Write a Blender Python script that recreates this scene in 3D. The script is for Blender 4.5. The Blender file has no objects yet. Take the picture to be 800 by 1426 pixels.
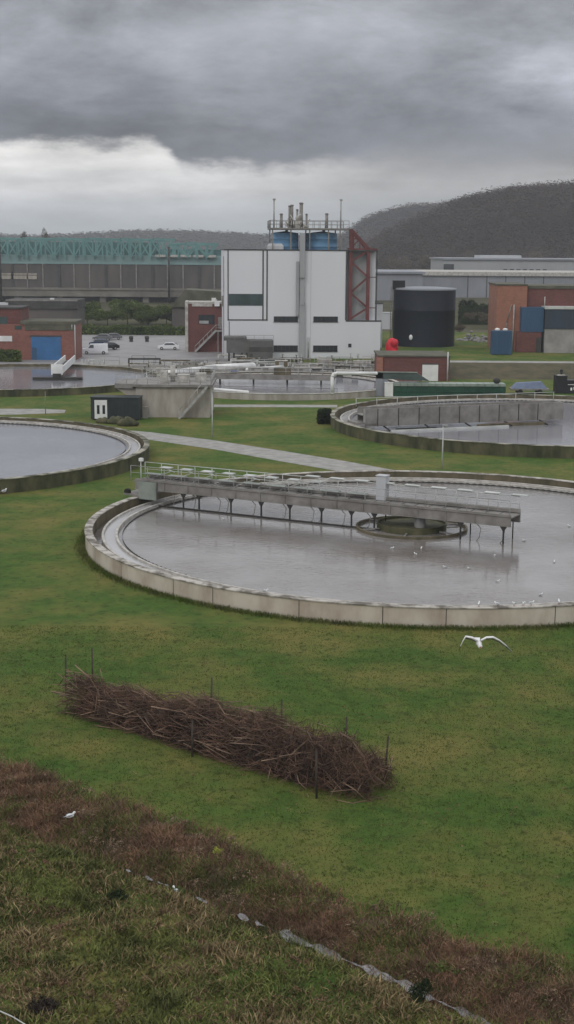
import bpy, math, random
import numpy as np
from mathutils import Vector, Matrix
random.seed(7); RNG = np.random.default_rng(11)
SC = bpy.context.scene; COL = SC.collection
R = math.radians
# ------------------------------------------------------------------ camera model (also used to find ground positions)
F, YH, ROLL, CAMZ = 1915.0, 346.5, R(-0.4), 20.15
PITCH = math.atan((713 - YH) / F)
def ray(u, v):
    a, b = u - 400.0, v - 713.0
    x = (a * math.cos(ROLL) - b * math.sin(ROLL)) / F
    y = -(a * math.sin(ROLL) + b * math.cos(ROLL)) / F
    return Vector((x, math.cos(PITCH) + y * math.sin(PITCH), -math.sin(PITCH) + y * math.cos(PITCH)))
def G(u, v, z=0.0):                       # point of height z seen at photo pixel (u, v)
    d = ray(u, v); t = (z - CAMZ) / d.z
    return Vector((d.x * t, d.y * t, z))
def A(u, v, Y):                           # point at distance Y seen at (u, v)
    d = ray(u, v); t = Y / d.y
    return Vector((d.x * t, Y, CAMZ + d.z * t))
cam = bpy.data.cameras.new('camera'); camo = bpy.data.objects.new('camera', cam); COL.objects.link(camo)
cam.sensor_fit = 'VERTICAL'; cam.sensor_height = 24; cam.sensor_width = 24; cam.lens = F / 1426 * 24
cam.clip_start = .5; cam.clip_end = 20000
camo.matrix_world = Matrix.Translation((0, 0, CAMZ)) @ Matrix.Rotation(math.pi / 2 - PITCH, 4, 'X') @ Matrix.Rotation(-ROLL, 4, 'Z')
SC.camera = camo

# ------------------------------------------------------------------ materials
def srgb(r, g, b):
    f = lambda c: (c / 255 / 12.92) if c / 255 <= .04045 else ((c / 255 + .055) / 1.055) ** 2.4
    return (f(r), f(g), f(b))
def nn(nt, t, **k):
    n = nt.nodes.new(t)
    for a, v in k.items(): setattr(n, a, v)
    return n
def M(name, c1, c2=None, rough=.85, scale=.6, streak=1.0, bump=0.0, bscale=None, metal=0.0, spec=.3, island=0.0, detail=6, ramp=(.35, .65)):
    m = bpy.data.materials.new(name); m.use_nodes = True; nt = m.node_tree; L = nt.links
    b = nt.nodes['Principled BSDF']; b.inputs['Roughness'].default_value = rough; b.inputs['Metallic'].default_value = metal
    b.inputs['Specular IOR Level'].default_value = spec
    if c2 is None: c2 = tuple(x * .72 for x in c1)
    g = nn(nt, 'ShaderNodeNewGeometry'); mp = nn(nt, 'ShaderNodeMapping'); mp.inputs['Scale'].default_value = (1, 1, streak)
    L.new(g.outputs['Position'], mp.inputs['Vector'])
    n = nn(nt, 'ShaderNodeTexNoise'); n.inputs['Scale'].default_value = scale; n.inputs['Detail'].default_value = detail; n.inputs['Roughness'].default_value = .6
    L.new(mp.outputs[0], n.inputs['Vector'])
    r = nn(nt, 'ShaderNodeValToRGB'); e = r.color_ramp.elements
    e[0].position = ramp[0]; e[0].color = (*c2, 1); e[1].position = ramp[1]; e[1].color = (*c1, 1)
    L.new(n.outputs['Fac'], r.inputs[0]); out = r.outputs[0]
    if island:
        hs = nn(nt, 'ShaderNodeHueSaturation'); mr = nn(nt, 'ShaderNodeMapRange')
        mr.inputs['To Min'].default_value = 1 - island; mr.inputs['To Max'].default_value = 1 + island
        L.new(g.outputs['Random Per Island'], mr.inputs['Value']); L.new(mr.outputs[0], hs.inputs['Value'])
        L.new(out, hs.inputs['Color']); out = hs.outputs[0]
    L.new(out, b.inputs['Base Color'])
    if bump:
        n2 = nn(nt, 'ShaderNodeTexNoise'); n2.inputs['Scale'].default_value = bscale or scale * 6; n2.inputs['Detail'].default_value = 5
        L.new(g.outputs['Position'], n2.inputs['Vector'])
        bp = nn(nt, 'ShaderNodeBump'); bp.inputs['Strength'].default_value = .8; bp.inputs['Distance'].default_value = bump
        L.new(n2.outputs['Fac'], bp.inputs['Height']); L.new(bp.outputs[0], b.inputs['Normal'])
    return m
def brick_mat(name, c1, c2, mortar):
    m = bpy.data.materials.new(name); m.use_nodes = True; nt = m.node_tree; L = nt.links; b = nt.nodes['Principled BSDF']
    b.inputs['Roughness'].default_value = .9
    tc = nn(nt, 'ShaderNodeTexCoord'); sp = nn(nt, 'ShaderNodeSeparateXYZ'); L.new(tc.outputs['Object'], sp.inputs[0])
    ad = nn(nt, 'ShaderNodeMath', operation='ADD'); L.new(sp.outputs[0], ad.inputs[0]); L.new(sp.outputs[1], ad.inputs[1])
    cb = nn(nt, 'ShaderNodeCombineXYZ'); L.new(ad.outputs[0], cb.inputs[0]); L.new(sp.outputs[2], cb.inputs[1])
    t = nn(nt, 'ShaderNodeTexBrick'); t.inputs['Scale'].default_value = 1; t.inputs['Brick Width'].default_value = .44
    t.inputs['Row Height'].default_value = .15; t.inputs['Mortar Size'].default_value = .012
    t.inputs['Color1'].default_value = (*c1, 1); t.inputs['Color2'].default_value = (*c2, 1); t.inputs['Mortar'].default_value = (*mortar, 1)
    L.new(cb.outputs[0], t.inputs['Vector'])
    n = nn(nt, 'ShaderNodeTexNoise'); n.inputs['Scale'].default_value = .5; L.new(tc.outputs['Object'], n.inputs['Vector'])
    mr = nn(nt, 'ShaderNodeMapRange'); mr.inputs['To Min'].default_value = .7; mr.inputs['To Max'].default_value = 1.25; L.new(n.outputs['Fac'], mr.inputs[0])
    hs = nn(nt, 'ShaderNodeHueSaturation'); L.new(t.outputs['Color'], hs.inputs['Color']); L.new(mr.outputs[0], hs.inputs['Value'])
    L.new(hs.outputs[0], b.inputs['Base Color']); return m
def cladding_mat(name, c1, c2, pitch=.5, rough=.55):          # profiled metal sheet: fine vertical ribs + broad weathering
    m = M(name, c1, c2, rough=rough, scale=.18, streak=.35, ramp=(.25, .75)); nt = m.node_tree; L = nt.links; b = nt.nodes['Principled BSDF']
    tc = nn(nt, 'ShaderNodeTexCoord'); w = nn(nt, 'ShaderNodeTexWave'); w.inputs['Scale'].default_value = .314 / pitch
    L.new(tc.outputs['Object'], w.inputs['Vector']); bp = nn(nt, 'ShaderNodeBump'); bp.inputs['Distance'].default_value = .03; bp.inputs['Strength'].default_value = .5
    L.new(w.outputs['Fac'], bp.inputs['Height']); L.new(bp.outputs[0], b.inputs['Normal']); return m
def water_mat(name, c1, c2, rough=.08, bump=.015, scale=.08, foam=0.0):
    m = M(name, c1, c2, rough=rough, scale=scale, spec=.5, ramp=(.3, .7)); nt = m.node_tree; L = nt.links; b = nt.nodes['Principled BSDF']
    b.inputs['IOR'].default_value = 1.48
    g = nt.nodes['Geometry']; mp = nn(nt, 'ShaderNodeMapping'); mp.inputs['Scale'].default_value = (1.2, 2.6, 1); L.new(g.outputs['Position'], mp.inputs['Vector'])
    n = nn(nt, 'ShaderNodeTexNoise'); n.inputs['Scale'].default_value = 1.4; n.inputs['Detail'].default_value = 4; L.new(mp.outputs[0], n.inputs['Vector'])
    n3 = nn(nt, 'ShaderNodeTexNoise'); n3.inputs['Scale'].default_value = .12; L.new(g.outputs['Position'], n3.inputs['Vector'])
    ml = nn(nt, 'ShaderNodeMath', operation='MULTIPLY'); L.new(n.outputs['Fac'], ml.inputs[0]); L.new(n3.outputs['Fac'], ml.inputs[1])
    bp = nn(nt, 'ShaderNodeBump'); bp.inputs['Strength'].default_value = 1; bp.inputs['Distance'].default_value = bump
    L.new(ml.outputs[0], bp.inputs['Height']); L.new(bp.outputs[0], b.inputs['Normal'])
    return m
def lawn_mat():
    m = bpy.data.materials.new('lawn'); m.use_nodes = True; nt = m.node_tree; L = nt.links; b = nt.nodes['Principled BSDF']
    b.inputs['Roughness'].default_value = .95; b.inputs['Specular IOR Level'].default_value = .1
    g = nn(nt, 'ShaderNodeNewGeometry')
    def noise(s, d=5, off=(0, 0, 0), r=.6):
        mp = nn(nt, 'ShaderNodeMapping'); mp.inputs['Location'].default_value = off; L.new(g.outputs['Position'], mp.inputs['Vector'])
        n = nn(nt, 'ShaderNodeTexNoise'); n.inputs['Scale'].default_value = s; n.inputs['Detail'].default_value = d; n.inputs['Roughness'].default_value = r
        L.new(mp.outputs[0], n.inputs['Vector']); return n.outputs['Fac']
    def ramp(x, a, c): 
        r = nn(nt, 'ShaderNodeValToRGB'); r.color_ramp.elements[0].position = a[0]; r.color_ramp.elements[0].color = (*c[0], 1)
        r.color_ramp.elements[1].position = a[1]; r.color_ramp.elements[1].color = (*c[1], 1); L.new(x, r.inputs[0]); return r.outputs[0]
    def mix(f, a, c, mode='MIX'):
        x = nn(nt, 'ShaderNodeMix', data_type='RGBA', blend_type=mode)
        if isinstance(f, float): x.inputs[0].default_value = f
        else: L.new(f, x.inputs[0])
        L.new(a, x.inputs[6]); 
        if isinstance(c, tuple): x.inputs[7].default_value = (*c, 1)
        else: L.new(c, x.inputs[7])
        return x.outputs[2]
    base = ramp(noise(.9, 8, r=.7), (.3, .7), (GR_D, GR_L))
    f1 = nn(nt, 'ShaderNodeMapRange'); f1.inputs['From Min'].default_value = .42; f1.inputs['From Max'].default_value = .64; f1.inputs['To Max'].default_value = .75
    L.new(noise(.16, 6, (40, 7, 0), .65), f1.inputs[0]); c = mix(f1.outputs[0], base, GR_Y)
    f2 = nn(nt, 'ShaderNodeMapRange'); f2.inputs['From Min'].default_value = .54; f2.inputs['From Max'].default_value = .66; f2.inputs['To Max'].default_value = .7
    L.new(noise(1.7, 6, (3, 70, 0), .7), f2.inputs[0]); c = mix(f2.outputs[0], c, GR_K)
    # far away the ground turns to mixed brown scrub
    L.new(c, b.inputs['Base Color'])
    bp = nn(nt, 'ShaderNodeBump'); bp.inputs['Distance'].default_value = .12; bp.inputs['Strength'].default_value = .7
    L.new(noise(4, 8, r=.75), bp.inputs['Height']); L.new(bp.outputs[0], b.inputs['Normal']); return m
GR_D, GR_L, GR_Y, GR_K = (.038, .078, .016), (.082, .134, .028), (.185, .155, .050), (.030, .042, .012)
mt = {}
mt['lawn'] = lawn_mat()
mt['conc'] = M('weathered_concrete', (.42, .39, .35), (.27, .24, .20), scale=.8, streak=.25, bump=.01)
mt['conc_tank'] = M('pale_tank_concrete', (.53, .48, .40), (.33, .265, .205), scale=.5, streak=.5, bump=.01, ramp=(.3, .6))
mt['conc_cap'] = M('concrete_coping', (.52, .50, .47), (.30, .28, .25), scale=1.6, bump=.01)
mt['joint'] = M('dark_joint', (.06, .055, .05))
mt['moss'] = M('mossy_concrete', (.13, .12, .065), (.032, .036, .018), scale=.7, streak=.4, bump=.02, ramp=(.35, .7))
mt['cap1'] = M('worn_coping', (.46,.43,.39), (.13,.115,.095), scale=1.1, bump=.01, ramp=(.40,.58))
mt['cap2'] = M('mossy_coping', (.36,.34,.28), (.06,.06,.035), scale=.55, bump=.01, ramp=(.42,.60))
mt['inner'] = M('algae_stained_concrete', (.16, .13, .085), (.07, .065, .04), scale=.8, streak=.3)
mt['path'] = M('concrete_path', (.34, .33, .31), (.23, .225, .21), scale=.9)
mt['asphalt'] = M('wet_asphalt', (.27, .26, .26), (.19, .183, .185), rough=.55, scale=.2)
mt['gravel'] = M('gravel', (.22, .20, .18), (.12, .11, .095), scale=.7)
mt['water1'] = water_mat('murky_brown_water', (.255, .245, .24), (.125, .105, .09), bump=.03, rough=.05, scale=.14)
mt['water2'] = water_mat('pale_grey_water', (.26, .26, .285), (.20, .20, .215), bump=.02)
mt['water3'] = water_mat('sky_pale_launder_water', (.42, .41, .41), (.32, .31, .31), bump=.005)  # pale base colour carries the reflection of the sky
mt['water4'] = water_mat('stream_water', (.27, .26, .265), (.08, .07, .065), bump=.03, scale=1.8)
mt['galv'] = M('galvanised_steel', (.42, .42, .41), (.27, .27, .26), rough=.55, scale=1.5, metal=.2)
mt['galvd'] = M('dull_grey_steel', (.27, .255, .24), (.16, .148, .135), rough=.6, scale=.8, metal=.1)
mt['dark'] = M('blackened_steel', (.045, .042, .04), (.025, .024, .022), rough=.6)
mt['rail'] = M('pale_handrail', (.55, .56, .54), (.38, .40, .38), rough=.5)
mt['green_steel'] = M('pale_green_steel', (.27, .30, .27), (.18, .20, .18), rough=.6)
mt['white'] = M('white_paint', (.78, .78, .77), (.62, .62, .61), rough=.6)
mt['wclad'] = M('white_cladding', (.66, .665, .69), (.60, .605, .63), rough=.6, scale=.12, streak=.3, ramp=(.2,.8))
mt['wclad2'] = cladding_mat('off_white_cladding', (.50, .51, .53), (.42, .43, .45), .6)
mt['gclad'] = cladding_mat('grey_cladding', (.27, .28, .31), (.20, .21, .235), .8)
mt['gclad2'] = cladding_mat('pale_grey_cladding', (.36, .37, .38), (.29, .295, .30), .8)
mt['glass'] = M('dark_window_glass', (.035, .04, .045), (.02, .024, .028), rough=.15, spec=.6)
mt['greenglass'] = M('dark_green_glazing', (.055, .085, .085), (.035, .055, .055), rough=.2, spec=.6)
mt['trim'] = M('charcoal_trim', (.075, .075, .08), (.05, .05, .05))
mt['silo'] = M('blue_silo_paint', (.15, .31, .50), (.11, .24, .40), rough=.5, scale=.6)
mt['red'] = M('oxide_red_steel', (.17, .050, .050), (.11, .036, .036), rough=.6)
mt['brightred'] = M('bright_red_paint', (.62, .015, .035), (.42, .01, .022), rough=.45)
mt['brick'] = brick_mat('red_brick', (.26, .085, .060), (.19, .062, .045), (.20, .16, .14))
mt['brick2'] = brick_mat('dark_red_brick', (.16, .050, .043), (.115, .036, .032), (.14, .10, .09))
mt['obrick'] = brick_mat('orange_brick', (.33, .125, .08), (.26, .095, .06), (.28, .21, .16))
mt['blue'] = M('blue_door_paint', (.045, .15, .34), (.035, .12, .27), rough=.5)
mt['blue2'] = cladding_mat('blue_cladding', (.04, .095, .175), (.03, .07, .13), .4)
mt['navy'] = cladding_mat('navy_tank_sheet', (.016, .020, .034), (.011, .014, .024), 1.2)
mt['roof'] = M('dark_roof_felt', (.075, .072, .068), (.045, .044, .042), scale=.5)
mt['roofg'] = M('mossy_roof_felt', (.12, .115, .085), (.07, .07, .05), scale=.5)
mt['teal'] = M('teal_steel', (.14, .29, .28), (.10, .21, .205), rough=.55, scale=.1)
mt['tealpale'] = M('pale_teal_cladding', (.21, .32, .325), (.16, .25, .255), rough=.6, scale=.1)
mt['panel'] = M('brown_grey_panels', (.125, .108, .098), (.075, .072, .07), scale=.12, streak=.4)
mt['via'] = M('viaduct_concrete', (.215, .20, .175), (.13, .12, .105), scale=.15)
mt['green'] = M('dark_green_paint', (.022, .085, .055), (.016, .055, .037), rough=.5)
mt['lid'] = M('pale_green_lid', (.30, .35, .31), (.2, .24, .21), rough=.6)
mt['rubber'] = M('black_rubber', (.02, .02, .02), rough=.8)
mt['carwhite'] = M('white_car_paint', (.75, .76, .78), (.7, .71, .73), rough=.25, spec=.5)
mt['carblue'] = M('dark_blue_car_paint', (.03, .045, .09), (.025, .035, .07), rough=.25, spec=.5)
mt['cargrey'] = M('grey_car_paint', (.14, .15, .16), (.12, .12, .13), rough=.3, spec=.5)
mt['tail'] = M('red_tail_lamp', (.35, .02, .02), rough=.3)
mt['lampglass'] = M('clear_lamp_glass', (.6, .6, .58), rough=.2)
mt['black'] = M('black_paint', (.022, .022, .026), (.014, .014, .016), rough=.5)
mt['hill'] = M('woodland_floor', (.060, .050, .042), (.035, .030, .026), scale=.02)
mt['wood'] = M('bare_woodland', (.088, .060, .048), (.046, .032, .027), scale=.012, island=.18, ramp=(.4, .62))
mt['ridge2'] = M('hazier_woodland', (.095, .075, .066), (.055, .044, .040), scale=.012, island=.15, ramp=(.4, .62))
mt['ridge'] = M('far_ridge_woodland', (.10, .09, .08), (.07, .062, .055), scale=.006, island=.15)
mt['bark'] = M('bark', (.075, .06, .048), (.04, .033, .027), scale=3)
mt['twig'] = M('pale_bare_twigs', (.15, .125, .095), (.10, .082, .062), scale=.3, island=.3)
mt['leaf'] = M('evergreen_leaves', (.12, .155, .045), (.06, .085, .03), scale=.3, island=.4)
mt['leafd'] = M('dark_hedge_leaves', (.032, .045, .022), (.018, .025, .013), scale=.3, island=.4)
mt['bramble'] = M('dead_bramble_stems', (.235, .140, .092), (.125, .082, .056), scale=.7, island=.45, ramp=(.38, .62))
mt['bramble2'] = M('pale_dead_stems', (.28,.20,.135), (.16,.11,.075), scale=.9, island=.4)
mt['rgrass'] = M('rough_grass_green', (.135, .150, .048), (.070, .076, .030), scale=.6, island=.5, ramp=(.38, .62))
mt['rstraw'] = M('rough_grass_straw', (.27, .205, .11), (.13, .095, .055), scale=.9, island=.45)
mt['tuft'] = M('lawn_grass_blades', (.092, .130, .026), (.046, .075, .014), scale=.7, island=.3)
mt['soil'] = M('ditch_soil', (.12, .085, .056), (.07, .055, .036), scale=1.2)
mt['stick1'] = M('brushwood_brown', (.13, .074, .052), (.052, .031, .023), scale=1.1, island=.5)
mt['stick2'] = M('brushwood_pale', (.21, .145, .10), (.10, .065, .045), scale=1.1, island=.4)
mt['core'] = M('blocker_and_shrub_dark_brown', (.035, .025, .02), (.02, .015, .012), scale=4)  # very dark brown for the light-blocking pile core and a dead shrub
mt['feather'] = M('white_feathers', (.75, .75, .74), (.65, .65, .65), scale=8)
mt['feathergrey'] = M('grey_feathers', (.36, .38, .41), (.3, .32, .35), scale=8)
mt['rubble'] = M('pale_rubble', (.36, .35, .34), (.16, .155, .15), scale=1.2)
mt['bay'] = cladding_mat('slate_blue_cladding', (.035,.06,.095), (.03,.035,.045), .4)
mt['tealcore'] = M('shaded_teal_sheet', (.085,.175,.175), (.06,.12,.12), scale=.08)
mt['cabin'] = M('dark_grey_cabin', (.13,.13,.125), (.09,.09,.085), scale=.8)
mt['carcont'] = M('dark_green_black_paint', (.030,.040,.042), (.02,.026,.028), rough=.6)
mt['green_roof'] = M('dark_green_sheet', (.07,.10,.09), (.045,.065,.06), rough=.6)
mt['scrub'] = M('scrubby_ground', (.085,.078,.045), (.045,.048,.028), scale=.05, bump=.3, bscale=.4)
mt['render'] = M('stained_grey_render', (.33, .315, .30), (.20, .19, .18), scale=.35, ramp=(.3, .62))

for k in ('leaf','leafd','bramble','rgrass','rstraw','tuft','wood','ridge','twig','soil','scrub'): mt[k].node_tree.nodes['Principled BSDF'].inputs['Specular IOR Level'].default_value = .04

# ------------------------------------------------------------------ mesh building
class MB:
    def __init__(s): s.v = []; s.f = []; s.m = []; s.sm = []
    def add(s, vs, fs, m=0, smooth=False):
        o = len(s.v); s.v += [tuple(x) for x in vs]
        for f in fs: s.f.append(tuple(o + i for i in f)); s.m.append(m); s.sm.append(smooth)
        return s
    def box(s, x0, x1, y0, y1, z0, z1, m=0):
        x0, x1 = sorted((x0, x1)); y0, y1 = sorted((y0, y1)); z0, z1 = sorted((z0, z1))
        return s.add([(x0,y0,z0),(x1,y0,z0),(x1,y1,z0),(x0,y1,z0),(x0,y0,z1),(x1,y0,z1),(x1,y1,z1),(x0,y1,z1)],
                     [(0,3,2,1),(4,5,6,7),(0,1,5,4),(1,2,6,5),(2,3,7,6),(3,0,4,7)], m)
    def beam(s, p, q, w, h=None, m=0):
        p, q = Vector(p), Vector(q); h = h or w; d = (q - p).normalized()
        up = Vector((0,0,1)) if abs(d.z) < .95 else Vector((0,1,0))
        a = d.cross(up).normalized() * w / 2; b = a.cross(d).normalized() * h / 2
        vs = [p-a-b, p+a-b, p+a+b, p-a+b, q-a-b, q+a-b, q+a+b, q-a+b]
        return s.add(vs, [(0,1,2,3),(7,6,5,4),(0,4,5,1),(1,5,6,2),(2,6,7,3),(3,7,4,0)], m)
    def tube(s, p, q, r0, r1=None, n=8, m=0):
        p, q = Vector(p), Vector(q); r1 = r0 if r1 is None else r1; d = (q - p).normalized()
        up = Vector((0,0,1)) if abs(d.z) < .95 else Vector((1,0,0))
        a = d.cross(up).normalized(); b = a.cross(d)
        vs = []
        for i in range(n):
            t = 2*math.pi*i/n; o = a*math.cos(t) + b*math.sin(t); vs += [p+o*r0, q+o*r1]
        fs = [(2*i, 2*i+1, (2*i+3) % (2*n), (2*i+2) % (2*n)) for i in range(n)]
        s.add(vs, fs, m, n > 5); o = len(s.v) - 2*n
        s.f.append(tuple(o+2*i for i in range(n))); s.m.append(m); s.sm.append(False)
        s.f.append(tuple(o+2*i+1 for i in reversed(range(n)))); s.m.append(m); s.sm.append(False); return s
    def path(s, pts, r, n=7, m=0):
        for a, b in zip(pts, pts[1:]): s.tube(a, b, r, r, n, m)
        return s
    def lathe(s, prof, n=48, c=(0,0), m=0, a0=0, a1=2*math.pi, smooth=True):
        full = abs(a1 - a0 - 2*math.pi) < 1e-6; k = n if full else n + 1; P = len(prof); vs = []
        for i in range(k):
            t = a0 + (a1-a0)*i/n
            for r, z in prof: vs.append((c[0]+r*math.cos(t), c[1]+r*math.sin(t), z))
        fs = []
        for i in range(n):
            j = (i+1) % k
            for q in range(P-1): fs.append((i*P+q, j*P+q, j*P+q+1, i*P+q+1))
        return s.add(vs, fs, m, smooth)
    def ball(s, c, r, sc=(1,1,1), n=10, m=0):
        prof = [(math.cos(t)*r, math.sin(t)*r) for t in [(-90+180*i/(n//2+1))*math.pi/180 for i in range(n//2+2)]]
        o = len(s.v); s.lathe(prof, n, m=m)
        for i in range(o, len(s.v)):
            x,y,z = s.v[i]; s.v[i] = (c[0]+x*sc[0], c[1]+y*sc[1], c[2]+z*sc[2])
        return s
    def prism(s, poly, z0, z1, m=0, bottom=True):
        n = len(poly); vs = [(x,y,z0) for x,y in poly] + [(x,y,z1) for x,y in poly]
        fs = [tuple(range(n, 2*n))] + [(i, (i+1) % n, n+(i+1) % n, n+i) for i in range(n)]
        if bottom: fs.append(tuple(reversed(range(n))))
        return s.add(vs, fs, m)
    def build(s, name, mats, parent=None, loc=None):
        me = bpy.data.meshes.new(name); me.from_pydata(s.v, [], s.f)
        mats = [mats] if isinstance(mats, str) else mats
        for k in mats: me.materials.append(mt[k])
        me.polygons.foreach_set('material_index', s.m); me.polygons.foreach_set('use_smooth', s.sm); me.update()
        o = bpy.data.objects.new(name, me); COL.objects.link(o)
        if parent: o.parent = parent
        if loc is not None: o.location = loc
        return o
def tag(o, label=None, cat=None, group=None, kind=None):
    if label: o['label'] = label
    if cat: o['category'] = cat
    if group: o['group'] = group
    if kind: o['kind'] = kind
    return o
def thing(name, label, cat, loc=(0,0,0), rot=0, group=None):
    o = bpy.data.objects.new(name, None); COL.objects.link(o); o.location = loc; o.rotation_euler = (0,0,rot); o.empty_display_size = .5
    return tag(o, label, cat, group)
def dup(root, loc, rot=0, label=None, group=None, scale=None):
    def cp(o, par):
        c = o.copy(); COL.objects.link(c); c.parent = par
        for ch in list(o.children): cp(ch, c)
        return c
    c = cp(root, None); c.location = loc; c.rotation_euler = (0,0,rot)
    if scale: c.scale = (scale,)*3
    if label: c['label'] = label
    if group: c['group'] = group
    return c
def soup(name, V, Fc, mats, mi=None, parent=None, kind=None):       # numpy triangle soup
    me = bpy.data.meshes.new(name); me.from_pydata(V.tolist(), [], Fc.tolist())
    for k in mats: me.materials.append(mt[k])
    if mi is not None: me.polygons.foreach_set('material_index', np.asarray(mi, dtype=np.int32))
    me.update(); o = bpy.data.objects.new(name, me); COL.objects.link(o)
    if parent: o.parent = parent
    if kind: o['kind'] = kind
    return o

# ------------------------------------------------------------------ terrain and ditch
def pl(px, z=0):
    p = [G(u, v, z) for u, v in px]; return np.array([q.x for q in p]), np.array([q.y for q in p])
SX, SY = pl([(-300,1040),(-60,1125),(0,1150),(120,1190),(250,1240),(385,1297),(450,1324),(560,1370),(640,1408),(760,1460),(900,1520)], -.48)
TX, TY = pl([(-300,960),(-60,1042),(0,1062),(200,1132),(330,1185),(450,1245),(600,1300),(700,1330),(800,1352),(900,1385),(1100,1440)])
stream_y = lambda x: np.interp(x, SX, SY)
top_y = lambda x: np.interp(x, TX, TY)+.28*np.sin(np.asarray(x)*1.9+.5)+.16*np.sin(np.asarray(x)*4.7)+.08*np.sin(np.asarray(x)*11.)
def hgt(x, y):
    x = np.asarray(x, float); y = np.asarray(y, float)
    d = y - stream_y(x); w = np.where(d > 0, 1.7, 1.0)
    h = -.72*np.exp(-(d/w)**2)
    near = np.clip((stream_y(x) - y)/3, 0, 1)
    h = h + near*(.12*np.sin(x*1.3+y*.7)*np.cos(y*1.1-x*.4) + .07*np.sin(x*2.9+1)*np.sin(y*3.3))
    h = h + .03*np.sin(x*.9)*np.sin(y*.8+2)*np.clip((75-y)/5, 0, 1)
    return h*np.clip((78-y)/4, 0, 1)*np.clip((45-np.abs(x))/5, 0, 1)
xs = np.concatenate([[-6000,-2500,-900,-300,-110,-60], np.arange(-30, 30.01, .3), [60,110,300,900,2500,6000]])
ys = np.concatenate([[-400,-60,-5,12], np.arange(24, 80, .3), [90,110,140,200,300,450,800,1600,3500,9000]])
XX, YY = np.meshgrid(xs, ys); ZZ = hgt(XX, YY)
V = np.stack([XX.ravel(), YY.ravel(), ZZ.ravel()], 1); nx = len(xs); ny = len(ys)
idx = np.arange(nx*ny).reshape(ny, nx)
Fq = np.stack([idx[:-1,:-1].ravel(), idx[:-1,1:].ravel(), idx[1:,1:].ravel(), idx[1:,:-1].ravel()], 1)
cx = V[Fq].mean(1); dS = cx[:,1]-stream_y(cx[:,0]); inD = (dS > -.9) & (cx[:,1] < top_y(cx[:,0])-.15) & (np.abs(cx[:,0]) < 29)
ground = soup('ground', V, Fq, ['lawn','soil'], inD.astype(int), kind='structure')
ground.data.polygons.foreach_set('use_smooth', [True]*len(Fq))

def strip(name, pts, z, m, kind='structure'):        # flat patch on the ground from photo outlines
    mb = MB(); p = [G(u, v) for u, v in pts]; n = len(p)
    mb.add([(q.x, q.y, z) for q in p], [tuple(range(n))]); o = mb.build(name, m); tag(o, kind=kind)
    if o.data.polygons[0].normal.z < 0: o.data.flip_normals()
    return o
strip('path', [(150,597),(210,602),(300,613.5),(400,629),(480,642),(550,655),(640,667),(640,690),(470,656),(400,644),(300,626),(205,612),(150,606)], .012, 'path')
strip('path', [(-60,569),(60,569.5),(92,571),(90,575),(20,577.5),(-60,578)], .012, 'path')
strip('path', [(290,563.5),(380,563.5),(470,564),(470,567.5),(380,567),(290,567)], .012, 'path')
sc0 = MB(); sc0.add([(-900,330,.004),(900,330,.004),(3000,2600,.004),(-3000,2600,.004)],[(0,1,2,3)]); sc0.build('scrubland','scrub')['kind'] = 'structure'
strip('yard', [(-260,462),(330,462),(330,508),(560,508),(560,527),(-260,527)], .008, 'asphalt')
strip('yard', [(150,505),(650,505),(560,540),(300,545),(150,545)], .016, 'gravel')
# painted bay line and pavement edge in the yard
strip('pavement', [(100,505),(318,505),(318,509),(100,509)], .024, 'path')

# ------------------------------------------------------------------ settling tanks
TANKS = {1:(Vector((9.45,95.6,0)),23.5), 2:(Vector((-37.3,131.8,0)),23.8), 3:(Vector((29.7,159.0,0)),24.7)}
def tank(c, Rr, label, wall_m, cap_m, inner_m, water_m, zt=1.15, zw=.5, joints=0, th=.45, inner=True, scale_l=1.0):
    t = thing('settling_tank', label, 'tank', c)
    n = 160; w = MB()
    w.lathe([(Rr,-.1),(Rr,zt-.06)], n, m=0)
    w.lathe([(Rr,zt-.06),(Rr+.06,zt-.06),(Rr+.06,zt),(Rr-th-.04,zt),(Rr-th-.04,zt-.06),(Rr-th,zt-.06)], n, m=1, smooth=False)
    w.lathe([(Rr-th,zt-.06),(Rr-th,-.1)], n, m=2)
    if joints:
        for k in range(joints):
            a = 2*math.pi*(k+.35*math.sin(k*2.3)*.5)/joints; rr = Rr+.004
            p = Vector((math.cos(a), math.sin(a), 0)); q = Vector((-math.sin(a), math.cos(a), 0))*.022
            w.add([p*rr-q, p*rr+q, p*rr+q+Vector((0,0,zt-.06)), p*rr-q+Vector((0,0,zt-.06))], [(0,1,2,3)], 3)
    w.build('wall', [wall_m, cap_m, inner_m, 'joint'], t)
    if inner:
        ri = Rr-th-.65*scale_l
        l = MB()
        for a, b in ((ri, ri-.16), (ri-.95, ri-1.1)):
            l.lathe([(a,-.1),(a,zw+.22),(b,zw+.22),(b,-.1)], n, smooth=False)
        l.build('launder', 'conc_cap', t)
        bf = MB(); r1 = ri-1.42
        for k in range(240):                       # dark scum baffle with notches
            a0 = 2*math.pi*k/240; a1 = 2*math.pi*(k+1)/240; am = (a0+a1)/2
            P = lambda a, z: (r1*math.cos(a), r1*math.sin(a), z)
            bf.add([P(a0,0), P(a1,0), P(a1,zw+.13), P(am,zw+.07), P(a0,zw+.13)], [(0,1,2,3,4)])
        bf.build('scum_baffle', 'dark', t)
        wl = MB(); wl.lathe([(ri-.16,zw+.08),(ri-.95,zw+.08)], n); tag(wl.build('water', 'water3', loc=c), kind='structure')
        wo = MB(); wo.lathe([(Rr-th,zw-.25),(ri,zw-.25)], n); tag(wo.build('water', 'water1', loc=c), kind='structure')
        rw = ri-1.1
    else: rw = Rr-th
    ww = MB(); ww.lathe([(rw,zw),(rw*.66,zw),(rw*.33,zw),(.01,zw)], n); tag(ww.build('water', water_m, loc=c), kind='structure')
    return t
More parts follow.
